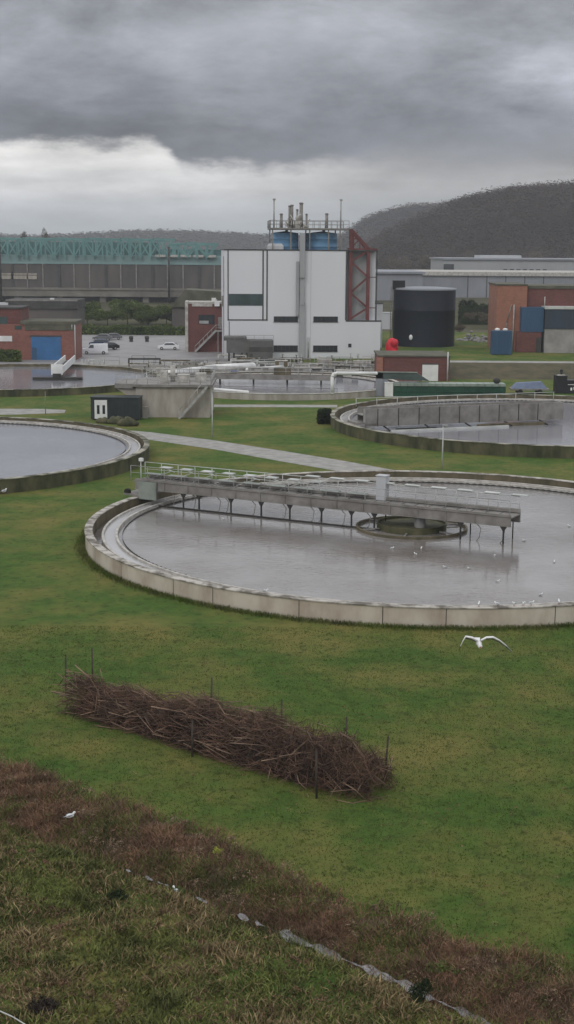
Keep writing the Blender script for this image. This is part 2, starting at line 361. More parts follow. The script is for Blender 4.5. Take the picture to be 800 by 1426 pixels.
c1, R1 = TANKS[1]; c2, R2 = TANKS[2]; c3, R3 = TANKS[3]
tank(c1, R1, 'nearest round settling tank with pale concrete wall and scraper bridge', 'conc_tank','cap1','inner','water1', joints=32)
tank(c2, R2, 'round settling tank of pale still water behind the dark wall at left', 'moss','cap2','inner','water2', zt=1.25, zw=.75, scale_l=.6)
tank(c3, R3, 'mossy walled round settling tank at right with grey solid sided bridge', 'moss','cap2','inner','water2', zt=1.25, zw=.6)
c4 = G(392, 531, 0); c4 = Vector((c4.x, 203, 0)); c5 = Vector((-41, 209, 0))
tank(c4, 17.5, 'far round tank with cluttered walkways in front of the white building', 'conc','conc_cap','inner','water2', zt=.9, zw=.5, inner=True)
tank(c5, 21.5, 'far left round tank with narrow white railed walkway before the blue door', 'moss','cap2','inner','water2', zt=1.0, zw=.55, inner=False)

def rail_part(parent, name, p, q, h=1.1, step=1.6, mat='rail', r=.028, mid=True, kick=False):
    p, q = Vector(p), Vector(q); d = q-p; n = max(1, int(round(d.length/step))); mb = MB()
    for i in range(n+1):
        b = p + d*i/n; mb.tube(b, b+Vector((0,0,h)), r, r, 6)
    mb.tube(p+Vector((0,0,h)), q+Vector((0,0,h)), r*1.1, r*1.1, 6)
    if mid: mb.tube(p+Vector((0,0,h*.52)), q+Vector((0,0,h*.52)), r*.8, r*.8, 6)
    if kick: mb.box(0,0,0,0,0,0) if False else mb.beam(p+Vector((0,0,.09)), q+Vector((0,0,.09)), .02, .16)
    return mb.build(name, mat, parent)

# bridge of the nearest tank: local x runs from the rim (0) past the centre; y across
pL = Vector((-11.9,106.8,0)); dv = (c1-pL); dv.z = 0; Lc = dv.length; ang = math.atan2(dv.y, dv.x)
br = thing('scraper_bridge', 'long grey steel scraper bridge with handrails reaching past the centre of the nearest tank', 'bridge', pL, ang)
L = Lc+7.0; zb, zd, hw = 1.74, 2.34, 1.0
for yy, nm in ((-hw, 0), (hw, 1)):
    g = MB(); g.box(.6, L, yy-.06, yy+.06, zb, zd+.05)
    g.box(.6, L, yy-.14, yy+.14, zb-.03, zb); g.box(.6, L, yy-.14, yy+.14, zd+.05, zd+.08)
    for k in range(int(L/2.1)):
        x = 1.2+2.1*k; g.box(x, x+.06, yy-.13, yy-.06, zb, zd+.05)
    g.build('girder', 'galvd', br)
dk = MB(); dk.box(.3, L, -hw+.14, hw-.14, zd-.1, zd-.02)
for k in range(int(L/1.05)): dk.box(.5+1.05*k, .56+1.05*k, -hw+.14, hw-.14, zd-.018, zd-.005, 1)
dk.build('deck', ['galvd','dark'], br)
rail_part(br, 'railing', (.2,hw,zd+.05), (L-.1,hw,zd+.05), 1.12, 1.55)
rail_part(br, 'railing', (.2,-hw,zd+.05), (L-.1,-hw,zd+.05), 1.12, 1.55, 'galv', .026, mid=True)
sc_ = MB()      # longitudinal trunking, cable trays and lamps which clutter the deck
for k in range(9):
    x = .6+2.2*k; sc_.box(x, x+1.5, .25, .75, zd+.35, zd+.42); sc_.beam((x+.1,.5,zd),(x+.1,.5,zd+.36),.05); sc_.beam((x+1.4,.5,zd),(x+1.4,.5,zd+.36),.05)
sc_.build('cable_tray', 'green_steel', br)
kb = MB(); kb.box(.6, L, hw-.02, hw+.02, zd+.09, zd+.30); kb.box(.6, L, -hw-.03, -hw+.01, zd+.09, zd+.2); kb.build('kickboard', 'galvd', br)
cb = MB()
for k in range(8):
    x = 1+1.9*k; cb.beam((x,hw-.2,zd),(x+1.4,hw+.5,zd+.55),.05); cb.beam((x+1.9,hw+.1,zd+.55),(x+.4,hw+.7,zd+.75),.05)
    cb.box(x+.3, x+1.2, hw+.35, hw+1.0, zd+.72, zd+.78)
cb.build('outrigger', 'rail', br)
ts = MB()
for k in range(9):                      # top frames over the drive end
    x = 15.0+2.0*k
    if x < L: ts.box(x-.55, x+.55, hw-.1, hw+.35, zd+1.22, zd+1.27)
ts.build('lamp_tray', 'rail', br)
ho = MB()
for x in (3.3,5.2,7.4,8.1,10.4,13.0,15.3,15.9,17.8,19.8,L-3.0,L-1.3):   # hanging hoops between the hangers
    pts = [(x+.5, -hw+.1, zb), (x+.85,-hw+.1,zb-.35), (x+.75,-hw+.1,.75), (x+.5,-hw+.1,.45)]
    ho = MB(); ho.path(pts, .03, 5); ho.build('chain_hoop', 'galvd', br)
for x in (5.0, 6.4, 9.2, 11.8, 14.2, 16.8, 19.2, 21.0, L-3.6, L-.5):
    h = MB(); h.beam((x,-hw,zb),(x,-hw,.42),.10); h.add([(x-.26,-hw-.09,zb),(x+.26,-hw-.09,zb),(x,-hw-.09,zb-.42),(x-.26,-hw+.09,zb),(x+.26,-hw+.09,zb),(x,-hw+.09,zb-.42)],[(0,2,1),(3,4,5),(0,1,4,3),(1,2,5,4),(2,0,3,5)])
    h.build('hanger', 'dark', br)
    if x > 20: h = MB(); h.beam((x,hw,zb),(x,hw,.42),.07); h.build('hanger', 'dark', br)
fl = MB(); fl.beam((2.2,-hw-.12,.54),(L-9.6,-hw-.12,.54),.14,.16); fl.build('scum_beam', 'dark', br)
w = MB(); w.box(-.35,1.6,-hw-.25,hw+.25,1.17,1.32)
for yy in (-hw-.05,hw+.05):
    w.tube((-.1,yy-.12,1.42),(-.1,yy+.12,1.42),.25,.25,16,1)
w.build('end_carriage', ['galvd','rubber'], br)
cbx = MB(); cbx.box(1.1,2.7,-hw-.33,-hw-.13,1.0,2.35); cbx.build('drive_cabinet', 'green_steel', br)
pc = MB(); pc.box(20.3,21.05,.75,1.4,zd-.005,zd+1.75); pc.box(20.25,21.1,.7,1.45,zd+1.75,zd+1.8); pc.build('control_cabinet', 'wclad2', br)
lp = MB(); lp.tube((-.2,hw,1.3),(-.2,hw,3.7),.05,.04,8); lp.box(-.3,.0,hw-.15,hw+.1,3.55,3.8,1); lp.build('lamp_post', ['rail','white'], br)
ctr = MB(); ctr.tube((Lc,0,0),(Lc,0,zd-.1),.42,.42,20); ctr.build('centre_column', 'galv', br)
# centre well
cw = thing('centre_well', 'mossy drum and ring standing in the water under the bridge', 'well', c1+Vector((-.5,1.2,0)))
d_ = MB(); d_.lathe([(2.5,0),(2.5,.95),(2.38,.95),(2.38,.3)], 48, smooth=False); d_.lathe([(2.38,.78),(.02,.95)], 48, m=0); d_.build('drum', ['moss','dark'], cw)
r_ = MB(); r_.lathe([(4.0,.3),(4.0,.68),(3.84,.68),(3.84,.3)], 64, smooth=False); r_.build('skirt_ring', 'inner', cw)
for k in range(6):
    a = k*math.pi/3+.3; s_ = MB(); s_.beam((2.45*math.cos(a),2.45*math.sin(a),.6),(3.9*math.cos(a),3.9*math.sin(a),.6),.12,.1); s_.build('spoke','galvd',cw)

# bridge of the right tank
p3 = Vector((7.4,151.0,0)); d3 = c3-p3; d3.z = 0; L3 = d3.length+1.9
b3 = thing('scraper_bridge', 'solid sided grey concrete coloured bridge ending over the middle of the right tank', 'bridge', p3, math.atan2(d3.y,d3.x))
g3 = MB(); g3.box(.8,L3,-1.2,-1.05,1.0,2.95); g3.box(.8,L3,1.05,1.2,1.0,2.95); g3.box(L3-.15,L3,-1.05,1.05,1.0,2.95)
for k in range(9): g3.box(2.2+2.5*k,2.28+2.5*k,-1.24,-1.2,1.0,2.95,1)
g3.build('girder', ['galvd','dark'], b3)
dd = MB(); dd.box(.5,L3-.15,-1.05,1.05,2.2,2.3); dd.build('deck','galvd',b3)
rail_part(b3,'railing',(.6,1.12,2.95),(L3,1.12,2.95),.95,2.4,'rail',.035,mid=False)
ca = MB(); ca.box(-.3,2.0,-1.3,1.3,1.26,1.5); ca.build('end_carriage','galvd',b3)
po = MB(); po.box(.5,.7,-1.4,-1.22,1.5,3.0); po.build('post','galv',b3)
for a_,b_,w_,h_,m_ in (((3,-3.2,.68),(17.5,-3.0,.68),.35,.22,'rail'),((4,-2.2,.72),(9,-2.1,.72),.2,.2,'dark'),((14,-2.2,.72),(L3-3,-2.3,.74),.25,.4,'inner')):
    fb = MB(); fb.beam(a_,b_,w_,h_); fb.build('scum_beam',m_,b3)
for x in (3,8,13,18,22.5): hb = MB(); hb.beam((x,-1.12,1.0),(x,-3.0,.7),.12); hb.build('hanger','dark',b3)

# walkway of the far left tank: seen end on, running from the middle to the far rim
p5 = A(80,530,207); p5.z = 0; q5 = A(98,500,229.5)
b5 = thing('scraper_bridge', 'narrow walkway with white side panels over the far left tank', 'bridge', p5, math.atan2(q5.y-p5.y,q5.x-p5.x))
l5 = 22.5; s5 = MB()
for yy in (-.8,.8): s5.box(0,l5,yy-.07,yy+.07,1.5,2.55)
s5.box(-.08,0,-.87,.87,1.3,2.9); s5.build('side_panel','white',b5)
k5 = MB(); k5.box(0,l5,-.73,.73,1.5,1.6); k5.build('deck','dark',b5)
m5 = MB(); m5.box(-.6,.6,-3.8,3.6,.6,.95); m5.box(-1.2,-.9,-3.2,3.4,.57,.75); m5.box(-.5,.5,-.6,.6,.5,1.5); m5.build('float_frame','dark',b5)
# walkway of the far centre tank
b4 = thing('scraper_bridge', 'brown grey scraper bridge across the far centre tank', 'bridge', (c4.x-17,c4.y+1.5,0), R(-5))
g4 = MB(); g4.box(0,25,-.8,-.65,1.2,1.9); g4.box(0,25,.65,.8,1.2,1.9); g4.box(0,25,-.65,.65,1.7,1.78); g4.build('girder','galvd',b4)
rail_part(b4,'railing',(0,-.72,1.9),(25,-.72,1.9),1.05,1.8,'galv',.04); rail_part(b4,'railing',(0,.72,1.9),(25,.72,1.9),1.05,1.8,'galv',.04)
m4 = MB(); m4.box(16,18.5,-.6,.6,1.9,2.9); m4.build('drive_unit','inner',b4)
m4 = MB(); m4.box(5,6.5,-.5,.5,1.9,2.6); m4.build('winch_box','inner',b4)
for x in (3,8,13,18,23): h4 = MB(); h4.beam((x,0,.5),(x,0,1.7),.25); h4.build('hanger','dark',b4)

# ------------------------------------------------------------------ lamp posts, poles
def lamp(u, vb, hpx, label, head=True, mat='rail', r=.055):
    b = G(u, vb); s = b.y/F; H = hpx*s
    t = thing('lamp_post', label, 'lamp post', b)
    p = MB(); p.tube((0,0,0),(0,0,H),r*1.3,r,8); p.build('pole', mat, t)
    if head: h = MB(); h.box(-.08,.45,-.12,.12,H,H+.1); h.ball((.22,0,H-.02),.14,(1.3,1,.5)); h.build('lamp_head','galv',t)
    return t
lamp(296,609,64,'slim white lamp post on the lawn beside the concrete block with stairs')
lamp(616,652,60,'slim white lamp post on the lawn between the near tank and the mossy tank')
lamp(205,566,50,'slim pale lamp post beside the dark container')
lamp(64,577,32,'thin grey marker pole on the small path at left',False,'galvd',.04)
lamp(236,422,76,'tall dark pole standing before the brown panelled viaduct',False,'dark',.35)
lamp(2,424,92,'tall dark mast at the left edge of the view',False,'dark',.4)
lamp(108,452,32,'pale post at the corner of the left brick building',False,'rail',.16)

# ------------------------------------------------------------------ concrete block with stairs
b = G(188,581); s = b.y/F
t = thing('concrete_block', 'streaked concrete distribution block with outside stair and railings on its flat top', 'concrete block', b)
X = lambda px: (px-188)*s
w = MB(); w.box(X(190),X(293),0,9,0,3.7); w.box(X(192),X(207),-1.0,0,-.05,1.35)
w.build('wall','conc',t)
sl = MB(); sl.box(X(186),X(297),-.35,9.3,3.7,4.0); sl.prism([(X(160),.3),(X(186),-.2),(X(186),7),(X(160),5.5)],3.5,4.05); sl.build('roof','galvd',t)
cn = MB()   # raking underside of the inlet channel
cn.add([(X(161),.5,3.5),(X(190),.2,3.5),(X(190),.2,1.9),(X(161),5,3.5),(X(190),5,3.5),(X(190),5,1.9)],[(0,2,1),(3,4,5),(0,1,4,3),(1,2,5,4),(2,0,3,5)]); cn.build('inlet_channel','conc',t)
stt = MB(); sx0, sx1 = X(251), X(290)
for yy in (-1.5,-.5): stt.beam((sx0,yy,.05),(sx1,yy,3.85),.08,.28)
for k in range(16):
    x = sx0+(sx1-sx0)*(k+.5)/16; stt.box(x-.11,x+.11,-1.45,-.55,3.8*(k+.5)/16,3.8*(k+.5)/16+.04,1)
for yy in (-1.5,-.5): stt.tube((sx0,yy,1.0),(sx1,yy,4.9),.03,.03,6)
for k in range(4):
    x = sx0+(sx1-sx0)*k/3; stt.tube((x,-1.5,3.8*k/3),(x,-1.5,3.8*k/3+1),.03,.03,6)
stt.build('stair',['galv','dark'],t)
rail_part(t,'railing',(X(162),.2,4.0),(X(295),-.25,4.0),1.1,1.3,'galv',.035)
rail_part(t,'railing',(X(188),9,4.0),(X(295),9.1,4.0),1.1,1.3,'galv',.035)
rail_part(t,'railing',(X(295),-.25,4.0),(X(295),9,4.0),1.1,1.5,'galv',.035)
gt = MB(); gt.box(X(222),X(232),2,3.2,4.0,5.4); gt.box(X(245),X(262),3,4.5,4.0,4.9); gt.tube((X(238),4,4),(X(238),4,5.9),.3,.3,12); gt.box(X(270),X(285),4,5.4,4,5.0); gt.build('sluice_gear','conc_cap',t)
# white pipes lying behind it
def pipe(label, pts, r, m='white', name='pipe', cat='pipe'):
    mb = MB(); mb.path(pts, r, 10)
    for p in pts: mb.ball(p, r*1.03, n=10)
    return tag(mb.build(name, m), label, cat)
pipe('long white pipe lying behind the concrete block', [G(228,521,1.2),G(262,517,1.3),G(300,512,1.4),G(352,509.5,1.4)], .55)
pipe('shorter white pipe above the far centre tank', [G(345,515,.9),G(398,511,.9)], .35)
pipe('thin white pipe on the rim of the far centre tank', [G(297,542,1),G(345,546,1)], .22)
pipe('white pipe arch rising left of the blue grey portal', [A(463,547,187),A(463,525,187),A(465,521,187),A(470,519.5,187),A(524,520,187)], .24)
def barrel(u, v, r, h, label, m):
    p = G(u, v); mb = MB(); mb.lathe([(.01,0),(r,0),(r,h*.33),(r*1.05,h*.34),(r,h*.36),(r,h*.66),(r*1.05,h*.67),(r,h*.69),(r,h),(r*.9,h-.02),(.01,h-.02)],18)
    return tag(mb.build('barrel', m, loc=p), label, 'barrel')
mt['bluebar'] = M('blue_plastic', (.05,.10,.36), (.04,.08,.30), rough=.4)
barrel(327,521,.65,1.5,'small blue barrel in front of the grey annex','bluebar')
# clutter beside the far centre tank: pump cabinets, valve wheels, low walls
for i,(u,v,wd,dp,hh,m,lab) in enumerate([
    (360,524,3.2,1.2,1.3,'galvd','low grey pump cabinet behind the far centre tank, left of the others'),
    (392,519,2.0,1.2,1.9,'inner','brown pump cabinet between the low grey cabinets'),
    (430,522,4.5,1.4,1.1,'galvd','wide low grey cabinet at the middle of the tank clutter'),
    (452,514,2.4,1.2,1.6,'conc','beige concrete cabinet near the foot of the white building'),
    (484,530,3.4,1.6,1.5,'roof','dark cabinet under the white pipe arch'),
    (505,512,3.0,1.0,1.1,'conc_cap','pale low cabinet beside the brick pump house'),
    (226,524,2.0,1.0,1.2,'conc_cap','pale small cabinet behind the block railing')]):
    p = G(u,v); t = thing('pump_cabinet', lab, 'cabinet', p, R(3*(i%3)-3))
    mb = MB(); mb.box(-wd/2,wd/2,0,dp,.12,hh); mb.box(-wd/2-.06,wd/2+.06,-.06,dp+.06,hh,hh+.08,1); mb.build('housing',[m,'conc_cap'],t)
    pl_ = MB(); pl_.box(-wd/2-.15,wd/2+.15,-.15,dp+.15,0,.12); pl_.build('plinth','conc',t)
    dr = MB(); dr.box(-wd*.2,wd*.2,-.03,-.002,.25,hh-.12); dr.build('door','galv',t)
for u,v,u2,v2,lab in ((296,548,470,552,'pale railing along the front of the far centre tank'),(330,516,520,516,'thin railing in front of the white building'),(200,531,232,519,'thin railing left of the long white pipe')):
    a_, b_ = G(u,v), G(u2,v2); t = thing('railing', lab, 'railing', a_); a_.z = b_.z = 0
    o = rail_part(t,'rail',(0,0,.0),b_-a_,1.1,2.0,'galvd' if u==296 else 'galv',.04)
    o.name = 'handrail'

def pipework(label, u0, u1, v0, v1, n, seed):
    rg = random.Random(seed); c0 = G((u0+u1)/2,(v0+v1)/2); t = thing('pipework', label, 'pipework', c0)
    for k in range(n):
        p = G(rg.uniform(u0,u1),rg.uniform(v0,v1))-c0; kind = rg.choice(['valve','pipe','frame','pipe','valve']); m = rg.choice(['galv','galvd','conc_cap','rail','inner','dark','galv'])
        mb = MB(); Lp = rg.uniform(1.2,5.5); r = rg.uniform(.07,.22)
        if kind == 'pipe':
            h = rg.uniform(.4,1.1); a = rg.uniform(-.25,.25); q = p+Vector((Lp*math.cos(a),Lp*math.sin(a),0)); up = Vector((0,0,h))
            mb.path([p,p+up,q+up,q],r,8); [mb.ball(x,r*1.02,n=8) for x in (p+up,q+up)]; [mb.tube(p+up+(q-p)*f,p+up+(q-p)*f+(q-p).normalized()*.08,r*1.5,r*1.5,10) for f in (.1,.5,.9)]
        elif kind == 'valve':
            h = rg.uniform(.8,1.6); mb.tube(p,p+Vector((0,0,h)),.09,.07,8); mb.lathe([(.22,h+p.z),(.28,h+p.z+.03),(.22,h+p.z+.06),(.22,h+p.z)],14,(p.x,p.y)); mb.box(p.x-.2,p.x+.2,p.y-.2,p.y+.2,0,.35)
        else:
            h = rg.uniform(.9,1.5); 
            for f in (0,.5,1): mb.tube(p+Vector((Lp*f,0,0)),p+Vector((Lp*f,0,h)),.04,.04,6)
            for f in (.5,1): mb.tube(p+Vector((0,0,h*f)),p+Vector((Lp,0,h*f)),.04,.04,6)
        mb.build({'pipe':'pipe_run','valve':'valve','frame':'guard_rail'}[kind], m, t)
pipework('jumble of small pipes and valves beside the long white pipe',200,305,507,526,34,1)
pipework('jumble of pipes and guard rails in front of the white building',300,425,502,516,44,2)
pipework('jumble of valves and pipes under the white pipe arch',420,522,503,524,40,3)
pipework('row of pipes and railings along the far rim of the left background tank',100,200,506,512,9,4)

# ------------------------------------------------------------------ dark container with white end
b = G(127,585); s = b.y/F; W = 68*s
t = thing('site_container','black green site container with a white panel and two dark openings','container',b,R(-3))
mb = MB(); mb.box(0,W,0,2.6,.15,2.65); mb.box(-.06,W+.06,-.06,2.66,2.65,2.75)
for k in range(22): 
    x = W*.36+k*(W*.62/22); mb.box(x,x+.09,-.035,0,.25,2.55)
mb.build('body','carcont' if 'carcont' in mt else 'black',t)
mb = MB(); mb.box(.08*W,.34*W,-.05,-.004,.18,2.4); mb.build('end_panel','white',t)
for x in (.13,.245):
    mb = MB(); mb.box(x*W,(x+.055)*W,-.075,-.052,.75,1.8); mb.build('opening','glass',t)
mb = MB(); [mb.box(x,x+.3,0.1,2.5,0,.15) for x in (.3,W*.5,W-.6)]; mb.build('skid','dark',t)
# low stones along the tank wall in front of it
def rock(u, v, r, lab, m='moss', grp=None, name='boulder', cat='boulder'):
    p = G(u,v); mb = MB(); mb.ball((0,0,r*.35),r,(1.3,.9,.7),12)
    mb.v = [(x*(1+.18*math.sin(5*x+u)),y*(1+.18*math.sin(7*y+v)),z*(1+.2*math.sin(9*x+4*y+u))) for x,y,z in mb.v]
    return tag(mb.build(name,m,loc=p),lab,cat,grp)
rock(163,590,.8,'mossy boulder just below the right half of the dark container')
rock(178,593,.9,'mossy boulder between the dark container and the left tank wall, right one')
rock(144,589,.6,'small mossy boulder under the white container panel')

# ------------------------------------------------------------------ white process building
b = G(313,499); S = b.y/F; th0 = R(4.5)
wb = thing('process_building','tall white clad process building with blue silos on its roof','building',b,th0)
X = lambda px: (px-313)*S*1.003; Z = lambda py: (499-py)*S
H_ = Z(351.5); DP = 19
body = MB()
body.box(0,X(481),0,DP,0,H_)                       # main block
body.box(X(481),X(523),1.6,DP,Z(447),H_)           # recessed bay behind the red truss
body.box(X(481),X(530),-.0,DP-2,0,Z(447))          # ground storey right part
body.build('wall','wclad',wb)
bk = MB(); bk.box(X(481)+.01,X(515),1.56,1.6,Z(447)+.1,H_-.1); bk.build('recess_panel','gclad2',wb)
tr = MB(); e = .06
def hb_(x0,x1,z,hh=.22,y=-e): tr.box(x0,x1,y,y+e-.003,z-hh/2,z+hh/2)
def vb_(x,z0,z1,ww=.2,y=-e-.004): tr.box(x-ww/2,x+ww/2,y,-.004,z0,z1)
hb_(-.1,X(523),H_+.1,.24,y=-.08); tr.box(-.1,X(523)+.1,-.02,DP,H_+.002,H_+.12)
hb_(X(318),X(372),Z(446)); hb_(X(481),X(531),Z(447),.26); vb_(X(318),Z(447),H_-.03); vb_(X(366),Z(447),H_-.03,.25); vb_(X(371.5),Z(447),H_-.03,.25)
vb_(X(319.5),0,Z(448),.12); vb_(X(481),Z(446),H_-.03,.28); tr.box(X(522.4),X(524),-.05,.25,Z(446),H_); 
tr.build('trim','trim',wb); tr = MB()
for px in (432,): vb_(X(px),0,H_-.03,.05,y=-.02)
tr.build('cladding_seam','gclad2',wb)
gw = MB(); gw.box(X(319),X(365.3),-.05,-.004,Z(426.5),Z(410.5)); o = gw.build('window','greenglass',wb)
fm = MB(); [fm.box(X(px)-.04,X(px)+.04,-.08,-.052,Z(426),Z(411)) for px in (327,335,343,350,358)]; fm.build('mullion','trim',o)
for (x0,x1,y0,y1) in ((381,414.5,441,448.5),(436,470,441,448.5),(381,414.5,481,489.5),(436,470,481,489.5)):
    gw = MB(); gw.box(X(x0),X(x1),-.06,-.004,Z(y1),Z(y0)); o = gw.build('window','glass',wb)
    fm = MB(); [fm.box(X(px)-.03,X(px)+.03,-.085,-.062,Z(y1)+.05,Z(y0)-.05) for px in np.linspace(x0,x1,7)[1:-1]]; fm.box(X(x0)-.1,X(x1)+.1,-.12,-.062,Z(y1)-.08,Z(y1)); fm.build('frame','trim',o)
gw = MB(); gw.box(X(485),X(489.5),-.06,-.004,Z(483.5),Z(478.5)); gw.build('window','glass',wb)
du = MB(); du.box(X(416),X(423),-1.0,-.07,Z(388),H_+3.2); du.box(X(416.5),X(422.5),-.75,-.07,Z(425),Z(388)); du.box(X(411.5),X(415.4),-.5,-.07,Z(440),Z(366)); du.box(X(416),X(424),-.6,-.07,.1,Z(422)); du.build('duct','gclad2',wb)
tc = MB(); tc.tube((X(429),-.25,0),(X(429),-.25,Z(470)),.12,.12,8); tc.build('downpipe','galv',wb)
an = MB(); an.box(X(523.5),X(534.5),2,12,0,Z(424)); an.box(X(523.5)-.0,X(534.5)+.1,1.9,12.1,Z(424),Z(424)+.2,1); an.build('stair_annex',['wclad2','trim'],wb)
# left flank strip (service riser at the corner)
lf = MB(); lf.box(-.12,-.004,2.0,2.6,Z(500),Z(360)); lf.box(-.3,-.004,7,8,Z(430),Z(415)); lf.build('riser','galvd',wb)
# red lattice
rt = MB(); y0 = .35; xa, xb = X(487), X(511.5)
for x in (xa,xb): rt.box(x-.31,x+.31,y0-.28,y0+.28,Z(447)+.13,H_ if x==xb else Z(322))
rt.box(X(483),X(523)+.1,y0-.25,y0+.25,H_+.15,H_+.5)
zz = [Z(447)+.3,Z(429),Z(408.5),Z(387),Z(366),H_+.1]
for k in range(5):
    p_, q_ = ((xa,y0,zz[k]),(xb,y0,zz[k+1])) if k%2==0 else ((xb,y0,zz[k]),(xa,y0,zz[k+1])); rt.beam(p_,q_,.3,.34)
for z in (zz[1],zz[3]): rt.beam((xb,y0,z),(X(522.5),y0,z),.14,.16)
rt.beam((xa,y0,Z(322)),(xb+.2,y0,H_+.3),.35,.4); rt.build('red_lattice','red',wb)
rp = MB(); xm = (xa+xb)/2; zmid = (H_+.5+Z(322))/2
rp.beam((xm,y0,H_+.4),(xm,y0,zmid),.2,.22); rp.beam((xa,y0,H_+.5),(xm,y0,zmid),.2,.22); rp.beam((xa,y0,zmid),(xm,y0,zmid),.2,.22); rp.beam((xm,y0,zmid),(xb,y0,H_+.5),.18,.2); rp.beam((xa,y0,zmid+.2),(xa+1.2,y0,Z(326)),.16,.18); rp.box(xa+.3,xa+.6,y0-.05,y0+.05,H_+.5,Z(324)); rp.build('red_bracing','red',wb); rp = MB(); rp.beam((xa,y0+3,Z(322)),(xb,y0+3,H_+.3),.25,.3); rp.build('rear_brace','red',wb)
# silos and platform on the roof (own things)
def onroof(px, yy, z):
    v = Vector((X(px), yy, z)); v.rotate(Matrix.Rotation(th0,3,'Z')); return b+v
sr = (417-379)/2*S
silo = thing('storage_silo','left blue silo on the white building roof','silo',onroof(398,4.4,H_+.13),th0,'blue silos on the roof')
mb = MB(); mb.lathe([(sr,0),(sr,.6),(sr*1.012,.62),(sr,.66),(sr,2.0),(sr*1.012,2.02),(sr,2.06),(sr,3.1)],40); mb.lathe([(sr,3.1),(.02,3.45)],40); mb.build('shell','silo',silo)
mb = MB(); mb.tube((.3,-.4,3.2),(.3,-.4,3.75),.25,.25,12); mb.build('hatch','galv',silo)
s2 = dup(silo, onroof(449.5,4.4,H_+.13), th0, 'right blue silo on the white building roof')
s2.scale = (1.13,1.13,1)
cv = MB(); cv.box(0,3.0,0,2,0,.75); cv.add([(0,0,.75),(3,0,.75),(2.6,.5,1.15),(.3,.5,1.15),(0,2,.75),(3,2,.75),(2.6,1.6,1.15),(.3,1.6,1.15)],[(0,1,2,3),(3,2,6,7),(1,5,6,2),(4,0,3,7),(5,4,7,6)])
tag(cv.build('roof_fan','wclad2',loc=onroof(372,.6,H_+.13)),'pale fan housing on the roof left of the silos','fan')
pf = thing('roof_platform','railed steel platform with pipes and masts above the two blue silos','platform',onroof(376,.2,0),th0)
XP = lambda px: (px-376)*S
zp = Z(323)
mb = MB(); mb.box(0,XP(484),-.3,8.5,zp,zp+.28)
for px in (379,404,430,456,472):
    for yy in (.0,8.0): mb.beam((XP(px),yy,H_+.12),(XP(px),yy,zp),.22)
mb.build('deck','galvd',pf)
rail_part(pf,'railing',(0,-.25,zp+.28),(XP(484),-.25,zp+.28),1.35,1.1,'galvd',.045); rail_part(pf,'railing',(0,8.4,zp+.28),(XP(484),8.4,zp+.28),1.35,1.1,'galvd',.045)
rail_part(pf,'railing',(0,-.25,zp+.28),(0,8.4,zp+.28),1.35,1.4,'galvd',.045)
for px,pt in ((381,284),(473,284)):
    mb = MB(); mb.tube((XP(px),.5,zp+.25),(XP(px),.5,Z(pt)),.16,.13,8); mb.box(XP(px)-.25,XP(px)+.3,.3,.7,Z(pt),Z(pt)+.3); mb.build('mast','galv',pf)
for px,pt,rr in ((392,303,.27),(403.5,292,.24),(406.5,291,.3),(419.5,288,.34),(427,303,.2),(455,302,.28),(414,297,.2)):
    mb = MB(); mb.tube((XP(px),2.2,zp+.25),(XP(px),2.2,Z(pt)),rr,rr,10); mb.tube((XP(px),2.2,Z(pt)),(XP(px),2.2,Z(pt)+.25),rr*1.4,rr*.9,10); mb.build('vent_pipe','galvd',pf)
mb = MB()
for k in range(26):
    x = XP(random.uniform(399,430)); z = zp+.3+random.uniform(0,2.6)*(1-abs(x-XP(414))/2.8*.7); 
    q = (x+random.uniform(-.9,.9), random.uniform(.5,5), z+random.uniform(-.1,1.0))
    mb.tube((x,random.uniform(.5,5),max(zp+.28,z-.6)),q,random.uniform(.05,.14),None,6)
mb.box(XP(410),XP(418),1.5,3,zp+.28,zp+1.7); mb.box(XP(402),XP(409),2.5,4,zp+.28,zp+1.0); mb.box(XP(422),XP(430),2,3.6,zp+.28,zp+.9); mb.ball((XP(415),2,zp+2.1),.5); mb.build('feed_gear','conc_cap',pf)
# grey annex cabin in front of it
b = G(318,503); s = b.y/F; t = thing('plant_cabin','dark grey steel cabin with open lower bays in front of the white building','cabin',b,R(3)); X2 = lambda px: (px-318)*s
mb = MB(); mb.box(X2(316),X2(381),0,5,1.5,3.7); mb.box(X2(312),X2(344),.3,4.8,3.7,4.3); mb.box(X2(345),X2(380),.0,4.5,.1,1.5); mb.build('body','cabin',t)
mb = MB(); mb.box(X2(347),X2(379.5),-.05,-.003,1.7,2.6); mb.box(X2(348),X2(352),-.05,-.003,.3,1.4); mb.build('dark_panel','roof',t)
for px in (318,325,336,343):
    mb = MB(); mb.box(X2(px),X2(px)+.3,.1,.4,0,1.5); mb.build('leg','dark',t)
rail_part(t,'railing',(X2(314),-.1,3.7),(X2(381),-.1,3.7),1.0,1.6,'galvd',.03)

# ------------------------------------------------------------------ brick buildings
b = G(0,501); s = b.y/F
t = thing('brick_building','low red brick building with blue roller door and flat mossy roof','building',b,R(1.5)); X3 = lambda px: px*s; Z3 = lambda py: (501-py)*s
mb = MB(); mb.box(X3(-60),X3(106),0,9,0,Z3(452)); mb.build('wall','brick',t)
mb = MB(); mb.box(X3(-60),X3(30),.6,10,Z3(452),Z3(431)); mb.build('upper_wall','brick2',t)
mb = MB(); mb.box(X3(30),X3(107),-.25,9.2,Z3(452),Z3(447.5)); mb.box(X3(36),X3(106.5),-.12,-.004,Z3(460),Z3(452)); mb.build('roof','roofg',t)
mb = MB(); mb.box(X3(-60),X3(31),.4,10.2,Z3(431),Z3(429)); mb.build('upper_roof','roof',t)
mb = MB(); mb.box(X3(44),X3(85),-.06,-.003,0,Z3(469)); mb.build('roller_door','blue',t).location
mb = MB(); mb.box(X3(45),X3(51.5),-.1,-.064,0,Z3(484)); mb.build('side_door','blue2',t)
